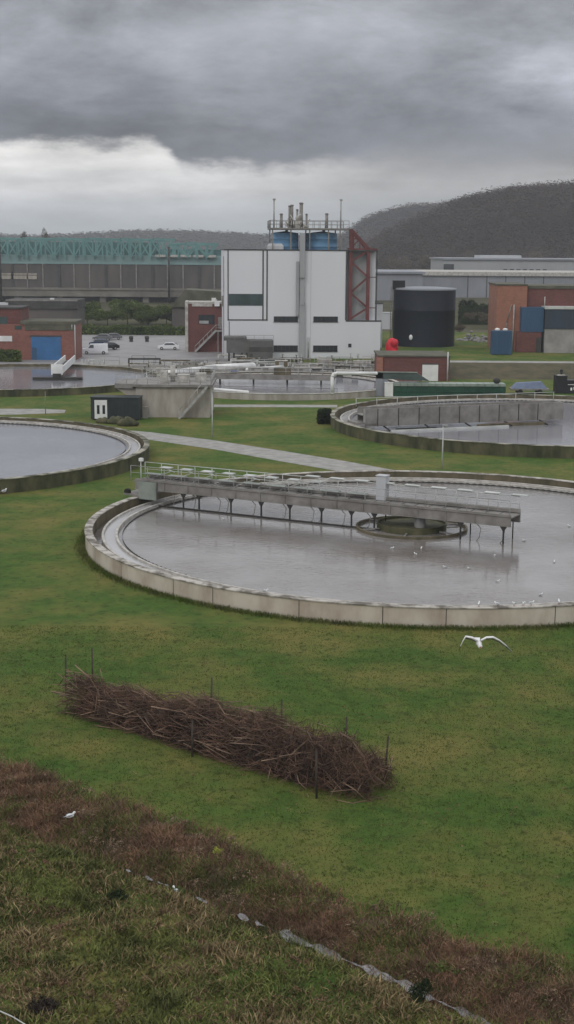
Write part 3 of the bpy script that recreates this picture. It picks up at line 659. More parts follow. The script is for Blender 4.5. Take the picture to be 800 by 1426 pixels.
mb = MB(); mb.box(X3(42.5),X3(86.5),-.1,-.003,Z3(469),Z3(467)); mb.build('lintel','trim',t)
mb = MB(); mb.box(X3(-10),X3(18),-.12,-.003,Z3(475.5),Z3(468)); mb.build('sign_board','white',t)
for x0,x1,y0,y1 in ((-12,11,442,453),(22,32,454,459)):
    mb = MB(); mb.box(X3(x0),X3(x1),.52 if y1<453.5 else -.06,.597 if y1<453.5 else -.003,Z3(y1),Z3(y0)); mb.build('window','greenglass',t)
for px in (101,105):
    mb = MB(); mb.tube((X3(px),-.15,0 if px==105 else Z3(458)),(X3(px),-.15,Z3(448)),.1,.1,6); mb.build('downpipe','rail',t)
b = G(12,463); s = b.y/F
t = thing('dark_shed','wide dark flat roofed shed behind the brick building with the blue door','shed',b); 
mb = MB(); mb.box(0,96*s,0,12,0,(463-430)*s); mb.build('wall','panel',t)
mb = MB(); mb.box(-.3,97*s,-.5,12.5,(463-430)*s,(463-418)*s); mb.box(-.3,97*s,-.56,-.504,(463-419.6)*s,(463-417.5)*s,1); mb.build('roof',['roof','galvd'],t)
mb = MB(); mb.box(59*s,64*s,-.3,.8,(463-418)*s,(463-415.5)*s); mb.build('roof_light','white',t)
mb = MB(); mb.box(-14*s,1.5*s,-.6,1,(463-432)*s,(463-422)*s); mb.build('vent_box','wclad2',t)

b = G(260,490); s = b.y/F; X3 = lambda px: (px-260)*s; Z3 = lambda py: (490-py)*s
t = thing('brick_building','dark red brick stair block with outside stair left of the white building','building',b,R(3))
mb = MB(); mb.box(X3(262),X3(313),0,7,0,Z3(424)); mb.build('wall','brick2',t)
mb = MB(); mb.box(X3(258.5),X3(262.6),-.25,7.2,0,Z3(421)); mb.build('corner_pier','conc_cap',t)
mb = MB(); mb.box(X3(263),X3(313.5),-.15,7.2,Z3(424),Z3(421.5)); mb.box(X3(268),X3(296),-.2,-.154,Z3(427.5),Z3(423.5)); mb.build('parapet','conc_cap',t)
mb = MB(); mb.box(X3(277),X3(299),-.08,-.003,Z3(452),Z3(439)); o = mb.build('window','glass',t)
mb = MB(); mb.box(X3(278),X3(291),-.12,-.083,Z3(451),Z3(447)); mb.build('blind','galv',o)
mb = MB(); mb.box(X3(304),X3(312),-.08,-.003,Z3(458),Z3(442)); mb.build('door','galvd',t)
mb = MB(); A0 = (X3(272),-.9,.1); B0 = (X3(301),-.9,Z3(460))
for dy in (-.5,.5): mb.beam((A0[0],A0[1]+dy,A0[2]),(B0[0],B0[1]+dy,B0[2]),.1,.35)
for dy in (-.5,.5): mb.beam((A0[0],A0[1]+dy,A0[2]+1.1),(B0[0],B0[1]+dy,B0[2]+1.1),.07,.07)
for k in range(17):
    f = (k+.5)/17; x = A0[0]+(B0[0]-A0[0])*f; z = .1+(B0[2]-.1)*f; mb.box(x-.13,x+.13,-1.35,-.45,z-.02,z+.03)
for k in range(6):
    f = k/5; x = A0[0]+(B0[0]-A0[0])*f; z = .1+(B0[2]-.1)*f; mb.tube((x,-1.4,z),(x,-1.4,z+1.1),.035,.035,6)
mb.box(X3(301),X3(313),-1.5,-.004,Z3(461.5),Z3(460)); mb.build('stair','galv',t)
rail_part(t,'railing',(X3(301),-1.45,Z3(460)),(X3(313),-1.45,Z3(460)),1.1,1.0,'galv',.04)
for px in (303,312):
    mb = MB(); mb.box(X3(px),X3(px)+.2,-1.45,-1.25,0,Z3(461.5)); mb.build('stair_leg','galvd',t)
mb = MB(); mb.tube((X3(302),.5,Z3(421.5)),(X3(302),.5,Z3(418)),.1,.1,6); mb.box(X3(295),X3(301),.1,1.0,Z3(421),Z3(416)); mb.box(X3(299),X3(306),-.6,.1,Z3(427),Z3(420)); mb.build('roof_lamps','white',t)
# brown roofed shed behind it
b = G(240,455); s = b.y/F; t = thing('gabled_shed','brown shed with sloping roof behind the dark red stair block','shed',b)
w_ = 75*s; mb = MB(); mb.box(0,w_,0,12,0,(455-428)*s); mb.build('wall','panel',t)
mb = MB(); e0 = (455-428)*s; e1 = (455-404)*s
mb.add([(-.5,-.6,e0),(w_*.25,-.6,e1),(w_,-.6,e1-.6),(w_,-.6,e0),(-.5,12.6,e0),(w_*.25,12.6,e1),(w_,12.6,e1-.6),(w_,12.6,e0)],[(0,3,2,1),(4,5,6,7),(0,1,5,4),(1,2,6,5),(2,3,7,6),(0,4,7,3)]); mb.build('roof','roofg',t)

# low brick pump house, portal, green channel
b = G(527,530); s = b.y/F; X3 = lambda px: (px-527)*s
t = thing('pump_house','low flat roofed brick pump house with a white door','building',b); hh = 3.75
mb = MB(); mb.box(0,X3(626),0,10,0,hh); mb.build('wall','brick2',t)
mb = MB(); mb.box(-.15,X3(627),-.2,10.2,hh,hh+.22); mb.build('roof','roofg',t)
mb = MB(); mb.box(X3(588),X3(610),-.08,-.004,.0,2.55); mb.build('door','white',t)
mb = MB(); mb.box(X3(587),X3(611),-.12,-.004,2.56,2.75); mb.build('lintel','trim',t)
mb = MB(); mb.box(X3(524),X3(533),-.3,-.003,0,hh-.1); mb.build('pier','obrick',t)
mb = MB(); mb.tube((X3(623),-.2,0),(X3(623),-.2,hh+.8),.12,.12,8); mb.build('downpipe','rail',t)
t = thing('steel_portal','blue grey steel portal with sloping dark green sheet beside the brick pump house','portal',G(524,552)); s = G(524,552).y/F
mb = MB(); mb.box(0,.9,0,1.1,0,3.35); mb.box(.9,1.6,.1,1.0,0,2.9); mb.build('post','gclad',t)
mb = MB(); mb.add([(0,0,3.35),(5.6,0,3.3),(7.4,0,2.2),(0,0,2.5),(0,1.2,3.35),(5.6,1.2,3.3),(7.4,1.2,2.2),(0,1.2,2.5)],[(0,3,2,1),(4,5,6,7),(0,1,5,4),(1,2,6,5),(2,3,7,6),(3,0,4,7)]); mb.build('sheet','green_roof' if 'green_roof' in mt else 'galvd',t)
mb = MB(); mb.beam((-.1,-.04,3.42),(5.7,-.04,3.38),.16,.14); mb.build('edge_strip','green_steel',t)
b = G(536,553); t = thing('white_cabinet','tall white cabinet at the end of the green covered channel','cabinet',b)
mb = MB(); mb.box(0,1.15,0,.8,.1,1.95); mb.box(-.04,1.19,-.04,.84,1.95,2.02); mb.build('housing','white',t)
mb = MB(); mb.box(.05,1.1,.05,.75,0,.1); mb.build('plinth','conc',t)
b = G(548,553); s = b.y/F; Lg = 157*s; t = thing('covered_channel','long dark green covered channel with pale lids behind the mossy tank','channel',b,R(1))
mb = MB(); mb.box(0,Lg,0,2.2,.1,1.55)
for k in range(16): mb.box(k*Lg/16,k*Lg/16+.1,-.08,-.0,.1,1.55)
mb.box(0,Lg,-.1,-.002,.75,.83); mb.build('side','green',t)
mb = MB(); 
for k in range(16): mb.box(k*Lg/16+.03,(k+1)*Lg/16-.03,-.15,2.3,1.552,1.9)
mb.build('lid','lid',t)
mb = MB(); mb.box(-.1,Lg+.1,-.12,2.3,0,.1); mb.build('plinth','conc_cap',t)
mb = MB(); mb.ball((Lg-1.2,.6,2.3),.42,(1.3,1,1)); mb.tube((Lg-1.2,.6,1.9),(Lg-1.2,.6,2.3),.12,.12,8); mb.build('motor','dark',t)
# blue covered trailer and black machine at right
b = G(712,549); s = b.y/F; t = thing('flat_trailer','low trailer with blue grey cover right of the green channel','trailer',b)
mb = MB(); mb.box(0,5.4,0,2.2,.55,.8); mb.build('bed','galvd',t)
mb = MB(); mb.add([(.2,.1,.8),(5.2,.1,.8),(4.4,.5,1.75),(.9,.5,1.55),(.2,2.1,.8),(5.2,2.1,.8),(4.4,1.7,1.75),(.9,1.7,1.55)],[(0,1,2,3),(5,4,7,6),(3,2,6,7),(4,0,3,7),(1,5,6,2)]); 
mt['bluecov'] = M('blue_grey_tarpaulin',(.16,.20,.30),(.11,.14,.21),rough=.6,scale=.9); mb.build('cover','bluecov',t)
for x in (1.3,4.1):
    for ya in (-.08,2.02): mb = MB(); mb.tube((x,ya,.36),(x,ya+.25,.36),.36,.36,18); mb.build('wheel','rubber',t)
b = G(774,548); t = thing('generator','black site generator with a raised exhaust and white marks','generator',b)
mb = MB(); mb.box(0,1.6,0,2,.2,2.55); mb.box(1.6,5.6,0,2,.2,1.9); mb.box(-.1,5.7,-.08,2.08,.05,.2); mb.build('body','black',t)
mb = MB(); mb.box(1.7,5.5,-.05,-.004,1.25,1.33); [mb.box(2.1+.45*k,2.35+.45*k,-.05,-.004,.45+.12*(k%2),.85+.1*(k%3)) for k in range(3)]; mb.build('white_mark','white',t)
mb = MB(); mb.tube((.9,1,2.55),(.9,1,3.15),.16,.16,10); mb.ball((.9,1,3.2),.24); mb.build('exhaust','black',t)
mb = MB(); mb.box(.2,1.2,-.12,.3,2.55,2.7); mb.build('lamp','conc_cap',t)
# red rounded vessel
b = G(546,500,1.0); s = b.y/F; t = thing('red_vessel','bright red rounded vessel with two bulging lobes right of the white building','vessel',b)
mb = MB(); mb.ball((0,.5,1.9),1.25,(.92,.8,1.45),20); mb.build('body','brightred',t)
for z,x in ((2.9,.35),(1.05,.35)):
    mb = MB(); mb.ball((x,-.45,z),.72,(1,1,1),18); mb.build('lobe','brightred',t)
mb = MB(); mb.lathe([(.02,0),(.7,0),(.7,.3),(.02,.3)],20,smooth=False); mb.build('foot','galvd',t)

# ------------------------------------------------------------------ dark round tank
b = G(594,484,1.9); s = b.y/F; rr = 43.5*s; b.y += rr; hh = CAMZ-1.9-(400-YH)*b.y/F+.2
t = thing('digester_tank','very dark blue round storage tank with pale low roof','tank',b)
mb = MB(); mb.lathe([(rr,0),(rr,hh*.62),(rr*1.006,hh*.625),(rr,hh*.635),(rr,hh)],64); mb.build('shell','navy',t)
mb = MB(); mb.lathe([(rr*1.02,hh-.25),(rr*1.02,hh+.05),(rr*.98,hh+.1),(rr*.5,hh+.3),(.05,hh+.35)],64); mb.build('roof','gclad',t)
mb = MB(); mb.box(-rr-.3,-rr+2.0,-2,-.2,hh-.2,hh+1.5); mb.build('roof_box','black',t)
mb = MB(); mb.tube((-rr-.25,-1,0),(-rr-.25,-1,hh+.4),.08,.08,6); mb.tube((-rr-.6,-1,0),(-rr-.6,-1,hh+.4),.08,.08,6)
for k in range(24): mb.tube((-rr-.25,-1,.5*k),(-rr-.6,-1,.5*k),.04,.04,5)
mb.build('ladder','galvd',t)
mb = MB(); mb.ball((-3.0,-rr-.0,1.9),.35,(1,.5,1.5)); mb.build('lamp','white',t)
lamp(594,491,22,'short pale post before the dark blue tank',False,'galv',.06)
rk = G(532,470); mb = MB(); mb.box(0,2.2,0,2,0,5.6); mb.box(-.1,2.3,-.1,2.1,5.6,5.8); tag(mb.build('vent_tower','wclad2',loc=rk),'narrow grey tower between the white building and the dark blue tank','tower')

# ------------------------------------------------------------------ raised terrace at right with buildings
ZT = 1.9
def T_(u,v): return G(u,v,ZT)
e0_, e1_ = G(632,528), G(800,522)
mb = MB(); x0 = G(632,528).x; y0 = G(632,528).y
xs_ = [x0-9,x0,x0+14,x0+30,x0+80]; top = [(xs_[0],y0+9),(xs_[1],y0+9),(xs_[2],y0+9.5),(xs_[3],y0+9),(xs_[4],y0+9)]
vs = []; 
for x,(tx,ty) in zip(xs_,top): vs += [(x,y0+.2,-.02),(tx,ty,ZT),(tx,ty+95,ZT+.0),(x,ty+96,-.02)]
fs = []
for i in range(4): a = 4*i; fs += [(a,a+4,a+5,a+1),(a+1,a+5,a+6,a+2),(a+2,a+6,a+7,a+3)]
fs += [(0,1,2,3)]
mb.add(vs,fs); mb.m = [0]*len(fs)
mt['bank'] = M('rough_brown_bank',(.095,.075,.040),(.045,.045,.022),scale=.4,bump=.1)
mb.build('embankment','bank')['kind'] = 'structure'
mb = MB(); mb.box(x0-3,x0+80,y0+9.3,y0+13.2,ZT-.05,ZT+.02); mb.build('path','path')['kind'] = 'structure'
mb = MB(); mb.box(x0-8.9,x0+80,y0+13.3,y0+94,ZT-.03,ZT+.012); mb.build('grass_verge','lawn')['kind'] = 'structure'
b = T_(688,489); s = b.y/F; X3 = lambda px: (px-688)*s; Z3 = lambda py: (489-py)*s
t = thing('brick_building','orange and dark red brick works building with blue cladding at right','building',b,R(-2))
mb = MB(); mb.box(X3(690),X3(731),0,14,0,Z3(399)); mb.build('wall','obrick',t)
mb = MB(); mb.box(X3(731),X3(860),1.0,14.2,0,Z3(403)); mb.build('side_wall','brick2',t)
mb = MB(); mb.box(X3(689),X3(731.5),-.15,14.2,Z3(399),Z3(397)); mb.box(X3(731.5),X3(861),.8,14.4,Z3(403),Z3(399)); mb.build('roof','roofg',t)
mb = MB(); mb.box(X3(717),X3(750),-2.6,1.0,0,Z3(461)); mb.build('porch_wall','brick2',t)
mb = MB(); mb.box(X3(722),X3(752),-2.7,1.0,Z3(461),Z3(428)); mb.build('blue_bay','blue2',t)
mb = MB(); mb.box(X3(743),X3(750),-2.66,-2.603,0,Z3(468)); mb.build('door','roof',t)
mb = MB(); mb.box(X3(753),X3(860),-3.4,1.0,Z3(456),Z3(430)); mb.build('dark_bay','bay',t)
mb = MB(); mb.box(X3(752),X3(861),-3.6,1.0,Z3(429.6),Z3(426.5)); mb.build('roof_edge','rail',t)
mb = MB(); mb.box(X3(753.5),X3(860),-3.2,1.0,0,Z3(456.2)); mb.build('rendered_wall','render',t)
for px in (713.5,):
    mb = MB(); mb.tube((X3(px),-.2,0),(X3(px),-.2,Z3(425)),.13,.13,8); mb.build('downpipe','galv',t)
mb = MB(); mb.tube((X3(752),-3.0,Z3(426)),(X3(752),-3.0,Z3(413)),.08,.08,6); mb.build('flue','rail',t)
mb = MB(); mb.tube((X3(704),-.15,Z3(450)),(X3(710),-.15,Z3(425)),.09,.09,6); mb.tube((X3(704),-.15,Z3(450)),(X3(704),-.15,Z3(457)),.09,.09,6); mb.build('cable','galvd',t)
b = T_(685,494); s = b.y/F; t = thing('storage_container','dark blue steel container standing before the orange brick wall','container',b)
mb = MB(); mb.box(0,27*s,-.5,2.0,.1,33*s)
for k in range(12): mb.box(.12+k*.26,.24+k*.26,-.55,-.5,.2,33*s-.15)
mb.build('body','blue2',t)
for x in (.9,2.3):
    mb = MB(); mb.ball((x,.3,33*s+.2),.36,(1.3,1,.8)); mb.build('roof_vent','white',t)
mb = MB(); mb.box(0,27*s,-.45,1.9,0,.1); mb.build('base','dark',t)
for u,v,rr_,lab in ((655,474,1.7,'pale rubble heap right of the dark blue tank, left one'),(673,476,1.3,'pale rubble heap left of the blue container')):
    p = G(u,v,ZT); t = MB()
    for k in range(60):
        a = random.uniform(0,6.28); d = rr_*1.6*math.sqrt(random.random()); h = max(0,(rr_*1.6-d))*.75
        t.ball((d*math.cos(a),d*math.sin(a)*.7,h*random.random()),random.uniform(.2,.5),(1,.8,.7),6)
    tag(t.build('rubble_heap','rubble',loc=p),lab,'rubble heap')

SCR = []
# ------------------------------------------------------------------ warehouses far right
def wh(u0,u1,vb,vt,label,dist,mats,zroof=.8,depth=60):
    a_ = A(u0,vb,dist); s = dist/F; W = (u1-u0)*s; t = thing('warehouse',label,'warehouse',(a_.x,dist,0)); H = CAMZ-(vt-YH)*s
    mb = MB(); mb.box(0,W,0,depth,0,H); mb.build('wall',mats[0],t)
    mb = MB(); mb.box(-.8,W+.8,-1.0,depth,H,H+zroof); mb.build('roof',mats[1],t); return t,s,H,W
wh(518,588,400,379,'low grey warehouse wall end behind the dark blue tank',560,('gclad','gclad'))
t,s,H,W = wh(585,900,405,381,'long grey warehouse with white roof edge behind the works building',600,('gclad','conc_cap'),1.6)
for k in range(5):
    mb = MB(); mb.box((650-585)*s+k*26*s,(650-585)*s+k*26*s+.4,-.1,-.003,0,H); mb.build('seam','trim',t)
t,s,H,W = wh(617,900,375,359.5,'upper grey warehouse with dark corner window beyond the long one',690,('gclad2','gclad'))
mb = MB(); mb.box(1*s,15*s,-.3,-.01,H-15*s,H-6*s); mb.build('window','glass',t)
mb = MB(); mb.box(50*s,108*s,2,20,H+.8,H+.8+4*s); mb.build('penthouse','wclad2',t)
for k in range(7):
    x = (83+k*9)*s; mb = MB(); mb.box(x,x+4.8*s,-1.4,-.01,H-14.5*s,H-12*s); mb.build('louvre','trim',t)
def hut(u,v,w,h,label,m,name='storage_tank'):
    p = G(u,v); mb = MB(); mb.box(-w/2,w/2,0,2.5,0,h); mb.prism([(-w/2-.15,-.15),(w/2+.15,-.15),(w/2+.15,2.65),(-w/2-.15,2.65)],h,h+.2); tag(mb.build(name,m,loc=p),label,name.replace('_',' '))
hut(528,417,9,6,'pale green grey hut between the white building and the dark blue tank','tealpale','site_hut')
for k,(u,v,sz,lab) in enumerate(((655,447,1.5,'low brown scrub bush right of the dark blue tank'),(676,449,1.8,'brown scrub bush left of the orange brick wall'),(640,462,1.2,'small scrub bush beside the rubble'))):
    p_ = G(u,v,1.9); SCR.append((p_,sz,lab))
hut(646,408,6,1.8,'white box trailer parked far behind the dark blue tank','white','box_trailer')

# ------------------------------------------------------------------ viaduct and teal lattice hall, far left
D = 520.; s = D/F; x0 = A(-60,400,D).x; x1 = A(330,400,D).x; ZZf = lambda v: CAMZ-(v-YH)*s
t = thing('viaduct','brown grey panelled viaduct behind the green bushes','viaduct',(x0,D,0)); Wd = x1-x0
mb = MB(); mb.box(0,Wd,0,8,ZZf(413),ZZf(402)); mb.box(0,Wd,-.4,-.01,ZZf(404),ZZf(401)); mb.build('deck','via',t)
mb = MB(); mb.box(0,Wd,.6,.9,ZZf(402),ZZf(369)); mb.box(8,30,.2,.58,ZZf(390),ZZf(385),1); mb.box(8,30,.2,.58,ZZf(384),ZZf(382),1); mb.build('noise_panel',['panel','conc'],t)
mb = MB(); mb.box(0,Wd,.3,1.0,ZZf(369),ZZf(366.5)); mb.build('top_beam','tealpale',t)
for k in range(18):
    x = 3+k*Wd/18; mb = MB(); mb.box(x,x+(.9 if k%3==0 else .45),.2,.59,ZZf(402)+.02,ZZf(369)); mb.build('panel_post','trim' if k%3==0 else 'galvd',t)
for k in range(7):
    x = 5+k*Wd/6.5; mb = MB(); mb.box(x,x+2.2,1,7,0,ZZf(413)); mb.build('pier','via',t)
mb = MB(); mb.box(0,Wd,6.2,6.6,0,ZZf(413)-.01); mb.build('back_wall','roof',t)
# teal hall with lattice
D = 560.; s = D/F; x0 = A(-40,400,D).x; x1 = A(312,400,D).x; Wd = x1-x0
t = thing('lattice_hall','long teal steel lattice hall rising over the viaduct','hall',(x0,D,0))
ztop, zm, zbm = CAMZ-(337-YH)*s, CAMZ-(357-YH)*s, CAMZ-(367-YH)*s
mb = MB(); mb.box(0,Wd,1.5,30,0,zm); mb.build('wall','tealpale',t)
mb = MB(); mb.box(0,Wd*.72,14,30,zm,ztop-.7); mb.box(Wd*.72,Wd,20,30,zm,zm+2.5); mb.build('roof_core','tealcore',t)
for yy,zo in ((0,0),(9,.4),(18,.8)):
    mb = MB(); n = 26 if yy == 0 else 22; dx = Wd*.97/n
    for k in range(n):
        xa_, xb_ = k*dx, (k+1)*dx; tt = ztop+zo-(1.6 if xa_ > Wd*.75 else 0)+.15*math.sin(k*2.1+yy)
        mb.beam((xa_,yy,zm-1),(xa_,yy,tt),.5 if k%3 else .8); mb.beam((xa_,yy,zm-.5 if k%2 else tt),(xb_,yy,tt if k%2 else zm-.5),.45)
        mb.beam((xa_,yy,tt),(xb_,yy,tt),.5)
        if k%4 == 1: mb.beam((xa_+dx*.5,yy,zm-1),(xa_+dx*.5,yy,tt),.35)
    mb.build('lattice_truss','teal',t)
for k in range(5):
    x = Wd*(.73+.05*k); mb = MB(); mb.box(x,x+4,-.2,1.2,zm-.5,zm+.4); mb.build('roof_light','conc_cap',t)

# ------------------------------------------------------------------ vehicles
def car(label, loc, rot, paint, van=False, group='cars parked in the yard'):
    t = thing('parked_van' if van else 'parked_car', label, 'van' if van else 'car', loc, rot, group)
    L_, W_ = (4.9,1.9) if van else (4.3,1.75)
    prof = [(0,.35),(.05,.75),(.9,.92),(1.5,1.42),(3.2,1.45),(4.05,.98),(4.3,.9),(4.3,.35)] if not van else [(0,.4),(.0,1.0),(.9,1.15),(1.5,1.95),(4.85,2.0),(4.9,.4)]
    n = len(prof); mb = MB()
    for sgn in (1,):
        vs = [(x-L_/2,-W_/2,z) for x,z in prof]+[(x-L_/2,W_/2,z) for x,z in prof]
        ins = .16
        vs = [(x,y*(1-ins*max(0,(z-.95)/.6)) ,z) for x,y,z in vs]
        mb.add(vs,[tuple(range(n)),tuple(reversed(range(n,2*n)))]+[(i,n+i,n+(i+1)%n,(i+1)%n) for i in range(n)])
    mb.build('body',paint,t)
    g = MB()
    for y in (-1,1):
        yy = y*(W_/2+.012)
        P = [(1.25,1.0),(1.6,1.36),(3.05,1.38),(3.6,1.0)] if not van else [(1.15,1.2),(1.55,1.8),(2.2,1.82),(2.2,1.2)]
        g.add([(x-L_/2,yy*(1-.16*max(0,(z-.95)/.6)),z) for x,z in P],[(0,1,2,3)])
    P = (((1.02,.97),(1.46,1.36)),((3.32,1.38),(3.95,1.03))) if not van else (((.98,1.25),(1.42,1.85)),)
    for (xa,za),(xb,zb_) in P:
        off = -.03 if xa < 2 else .03
        g.add([(xa-L_/2+off,-.68,za+.02),(xa-L_/2+off,.68,za+.02),(xb-L_/2+off,.6,zb_+.02),(xb-L_/2+off,-.6,zb_+.02)],[(0,1,2,3)])
    g.build('windows','glass',t)
    for x in (.8,L_-.85):
        for y in (-1,1):
            w = MB(); w.tube((x-L_/2,y*(W_/2-.2),.32),(x-L_/2,y*(W_/2+.01),.32),.32,.32,18); o = w.build('wheel','rubber',t)
            w = MB(); w.tube((x-L_/2,y*(W_/2+.011),.32),(x-L_/2,y*(W_/2+.02),.32),.19,.19,14); w.build('rim','galv',o)
    for y in (-.6,.6):
        w = MB(); w.box(-L_/2-.015,-L_/2+.1,y-.18,y+.18,.62,.76); w.build('headlight','lampglass',t)
        w = MB(); w.box(L_/2-.05,L_/2+.012,y-.15,y+.15,.7,.86); w.build('tail_lamp','tail',t)
    return t
car('white van parked foremost in the row beside the brick building',G(133,493),R(6),'carwhite',van=True)
car('dark blue car parked right behind the white van',G(139,482),R(4),'carblue')
car('grey car parked furthest back behind the white van',G(143,474),R(2),'cargrey')
car('black car parked at the right end behind the white van',G(151,487),R(20),'black')
car('white car parked alone in the middle of the yard',G(235,487),R(3),'carwhite')
car('dark car in the yard at the far end of the row by the hedge',G(157,473),R(8),'cargrey')
for u,lab in ((183,'dark short bollard in the yard, left of the pair'),(205,'dark short bollard in the yard, nearer the lone white car')):
    p = G(u,476); mb = MB(); mb.lathe([(.4,0),(.4,.6),(.5,.75),(.45,1.2),(.02,1.3)],14); tag(mb.build('bollard','roof',loc=p),lab,'bollard',)
car('black car far behind, parked left of the orange brick wall',G(668,413),R(0),'black',group='cars far behind the works')
car('red car far behind, parked against the orange brick wall',G(682,411),R(0),'tail',group='cars far behind the works')

# ------------------------------------------------------------------ foliage
def leafcloud(n, radii, size, seed, hollow=.3, lobes=9, flat=.6):
    rg = np.random.default_rng(seed)
    cen = rg.normal(size=(lobes,3)); cen /= np.linalg.norm(cen,axis=1)[:,None]; cen *= rg.uniform(.25,.72,(lobes,1)); rad = rg.uniform(.28,.5,lobes)
    k = rg.integers(0,lobes,n); d = rg.normal(size=(n,3)); d /= np.linalg.norm(d,axis=1)[:,None]
    p = cen[k]+d*(rad[k]*rg.uniform(hollow,1,n)**.5)[:,None]
    p *= np.array(radii)
    a = rg.normal(size=(n,3)); b_ = rg.normal(size=(n,3)); a *= size/np.linalg.norm(a,axis=1)[:,None]; b_ *= size*flat/np.linalg.norm(b_,axis=1)[:,None]
    V = np.stack([p-a, p+b_, p+a], 1).reshape(-1,3); return V
def tree(name, label, cat, loc, H, Wd, crown_m, n, size, seed, group=None, trunk_r=.2, crown_base=.25):
    t = thing(name, label, cat, loc, 0, group); rg = random.Random(seed); mb = MB(); zc = H*(crown_base+(1-crown_base)/2)
    mb.tube((0,0,-.1),(rg.uniform(-.1,.1)*H*.2,0,H*.5),trunk_r,trunk_r*.6,8)
    for k in range(8):
        a = k*.785+rg.random(); z0 = H*rg.uniform(.25,.5); mb.tube((0,0,z0),(math.cos(a)*Wd*.32,math.sin(a)*Wd*.32,z0+H*rg.uniform(.2,.4)),trunk_r*.45,trunk_r*.12,5)
    mb.build('trunk','bark',t)
    V = leafcloud(n,(Wd/2,Wd/2,H*(1-crown_base)/2),size,seed); V[:,2] += zc; V = V[:]; F_ = np.arange(len(V)).reshape(-1,3)
    soup('crown',V,F_,[crown_m],parent=t); return t
SH = [(122,452,30,26,'leafy green bush nearest the left brick building'),(150,453,22,24,'low green bush second from the left brick building'),(178,452,38,40,'tallest green bush between the two brick buildings'),(207,452,28,30,'green bush right of the tallest one'),(232,452,24,30,'green bush second from the dark red stair block'),(252,452,20,24,'low green bush beside the dark red stair block')]
for i,(u,v,h,w_,lab) in enumerate(SH):
    p = G(u,v); s = p.y/F; tree('green_bush',lab,'bush',p,h*s*1.15,w_*s*1.9,'leaf',5000,.36,100+i,'green bushes before the viaduct',crown_base=.02,trunk_r=.12)
def hedge(label,u0,u1,v,hpx,m,dep=2.0,n=6000,z=0,sz=.22):
    a_ = G(u0,v,z); b_ = G(u1,v,z); s = a_.y/F; Lh = (b_-a_).length; h = hpx*s; t = thing('hedge',label,'hedge',a_)
    rg = np.random.default_rng(int(abs(u0))+3); p = rg.random((n,3))*np.array([Lh,dep,h]); p[:,2] *= 1+.12*np.sin(p[:,0]*.7)+.06*np.sin(p[:,0]*2.1)
    a = rg.normal(size=(n,3))*sz; b2 = rg.normal(size=(n,3))*sz*.7; V = np.stack([p-a,p+b2,p+a],1).reshape(-1,3); V[:,2] = np.maximum(V[:,2],0)
    soup('leaves',V,np.arange(len(V)).reshape(-1,3),[m],parent=t)
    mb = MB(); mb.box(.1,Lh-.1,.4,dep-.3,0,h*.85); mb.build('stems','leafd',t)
hedge('long clipped green hedge behind the car park',104,259,466,12,'leaf',2.5,9000)
hedge('dark clump of hedge right of the dark blue tank',640,690,452,30,'leafd',4,5000)
hedge('small dark green hedge block left of the mossy tank',443,461,591,18,'leafd',1.6,2600,sz=.12)
hedge('low hedge in front of the left brick building',-10,28,504,14,'leaf',1.5,3000)
for i,(u,v,h,w_,d,lab) in enumerate([(545,378,24,26,800,'bare pale tree furthest left at the foot of the wooded hill'),(567,379,22,22,820,'small bare tree at the hill foot above the dark blue tank'),(592,380,32,32,780,'broad pale bare tree at the hill foot left of the warehouse'),(612,378,24,22,800,'bare tree just left of the upper warehouse'),(652,358,14,24,860,'dark bare tree peeking over the upper warehouse'),(745,358,14,30,860,'wide bare tree over the right end of the upper warehouse'),
    (33,345,22,14,900,'lone bare tree on the far left skyline'),(63,345,26,16,900,'taller bare tree on the left skyline'),(560,372,20,20,850,'bare tree behind the small one at the hill foot')]):
    p = A(u,v,d); zb_ = 0.; H = CAMZ-(v-h-YH)*d/F
    tree('bare_tree',lab,'tree',(p.x,d,0),H,w_*d/F*1.1,'twig',3200,.55,200+i,'bare trees in the distance',trunk_r=.35,crown_base=.3)

for i,(p_,sz,lab) in enumerate(SCR): tree('scrub_bush',lab,'bush',p_,sz*1.6,sz*3.2,'twig',1500,.2,400+i,'scrub bushes by the rubble',crown_base=.02,trunk_r=.08)
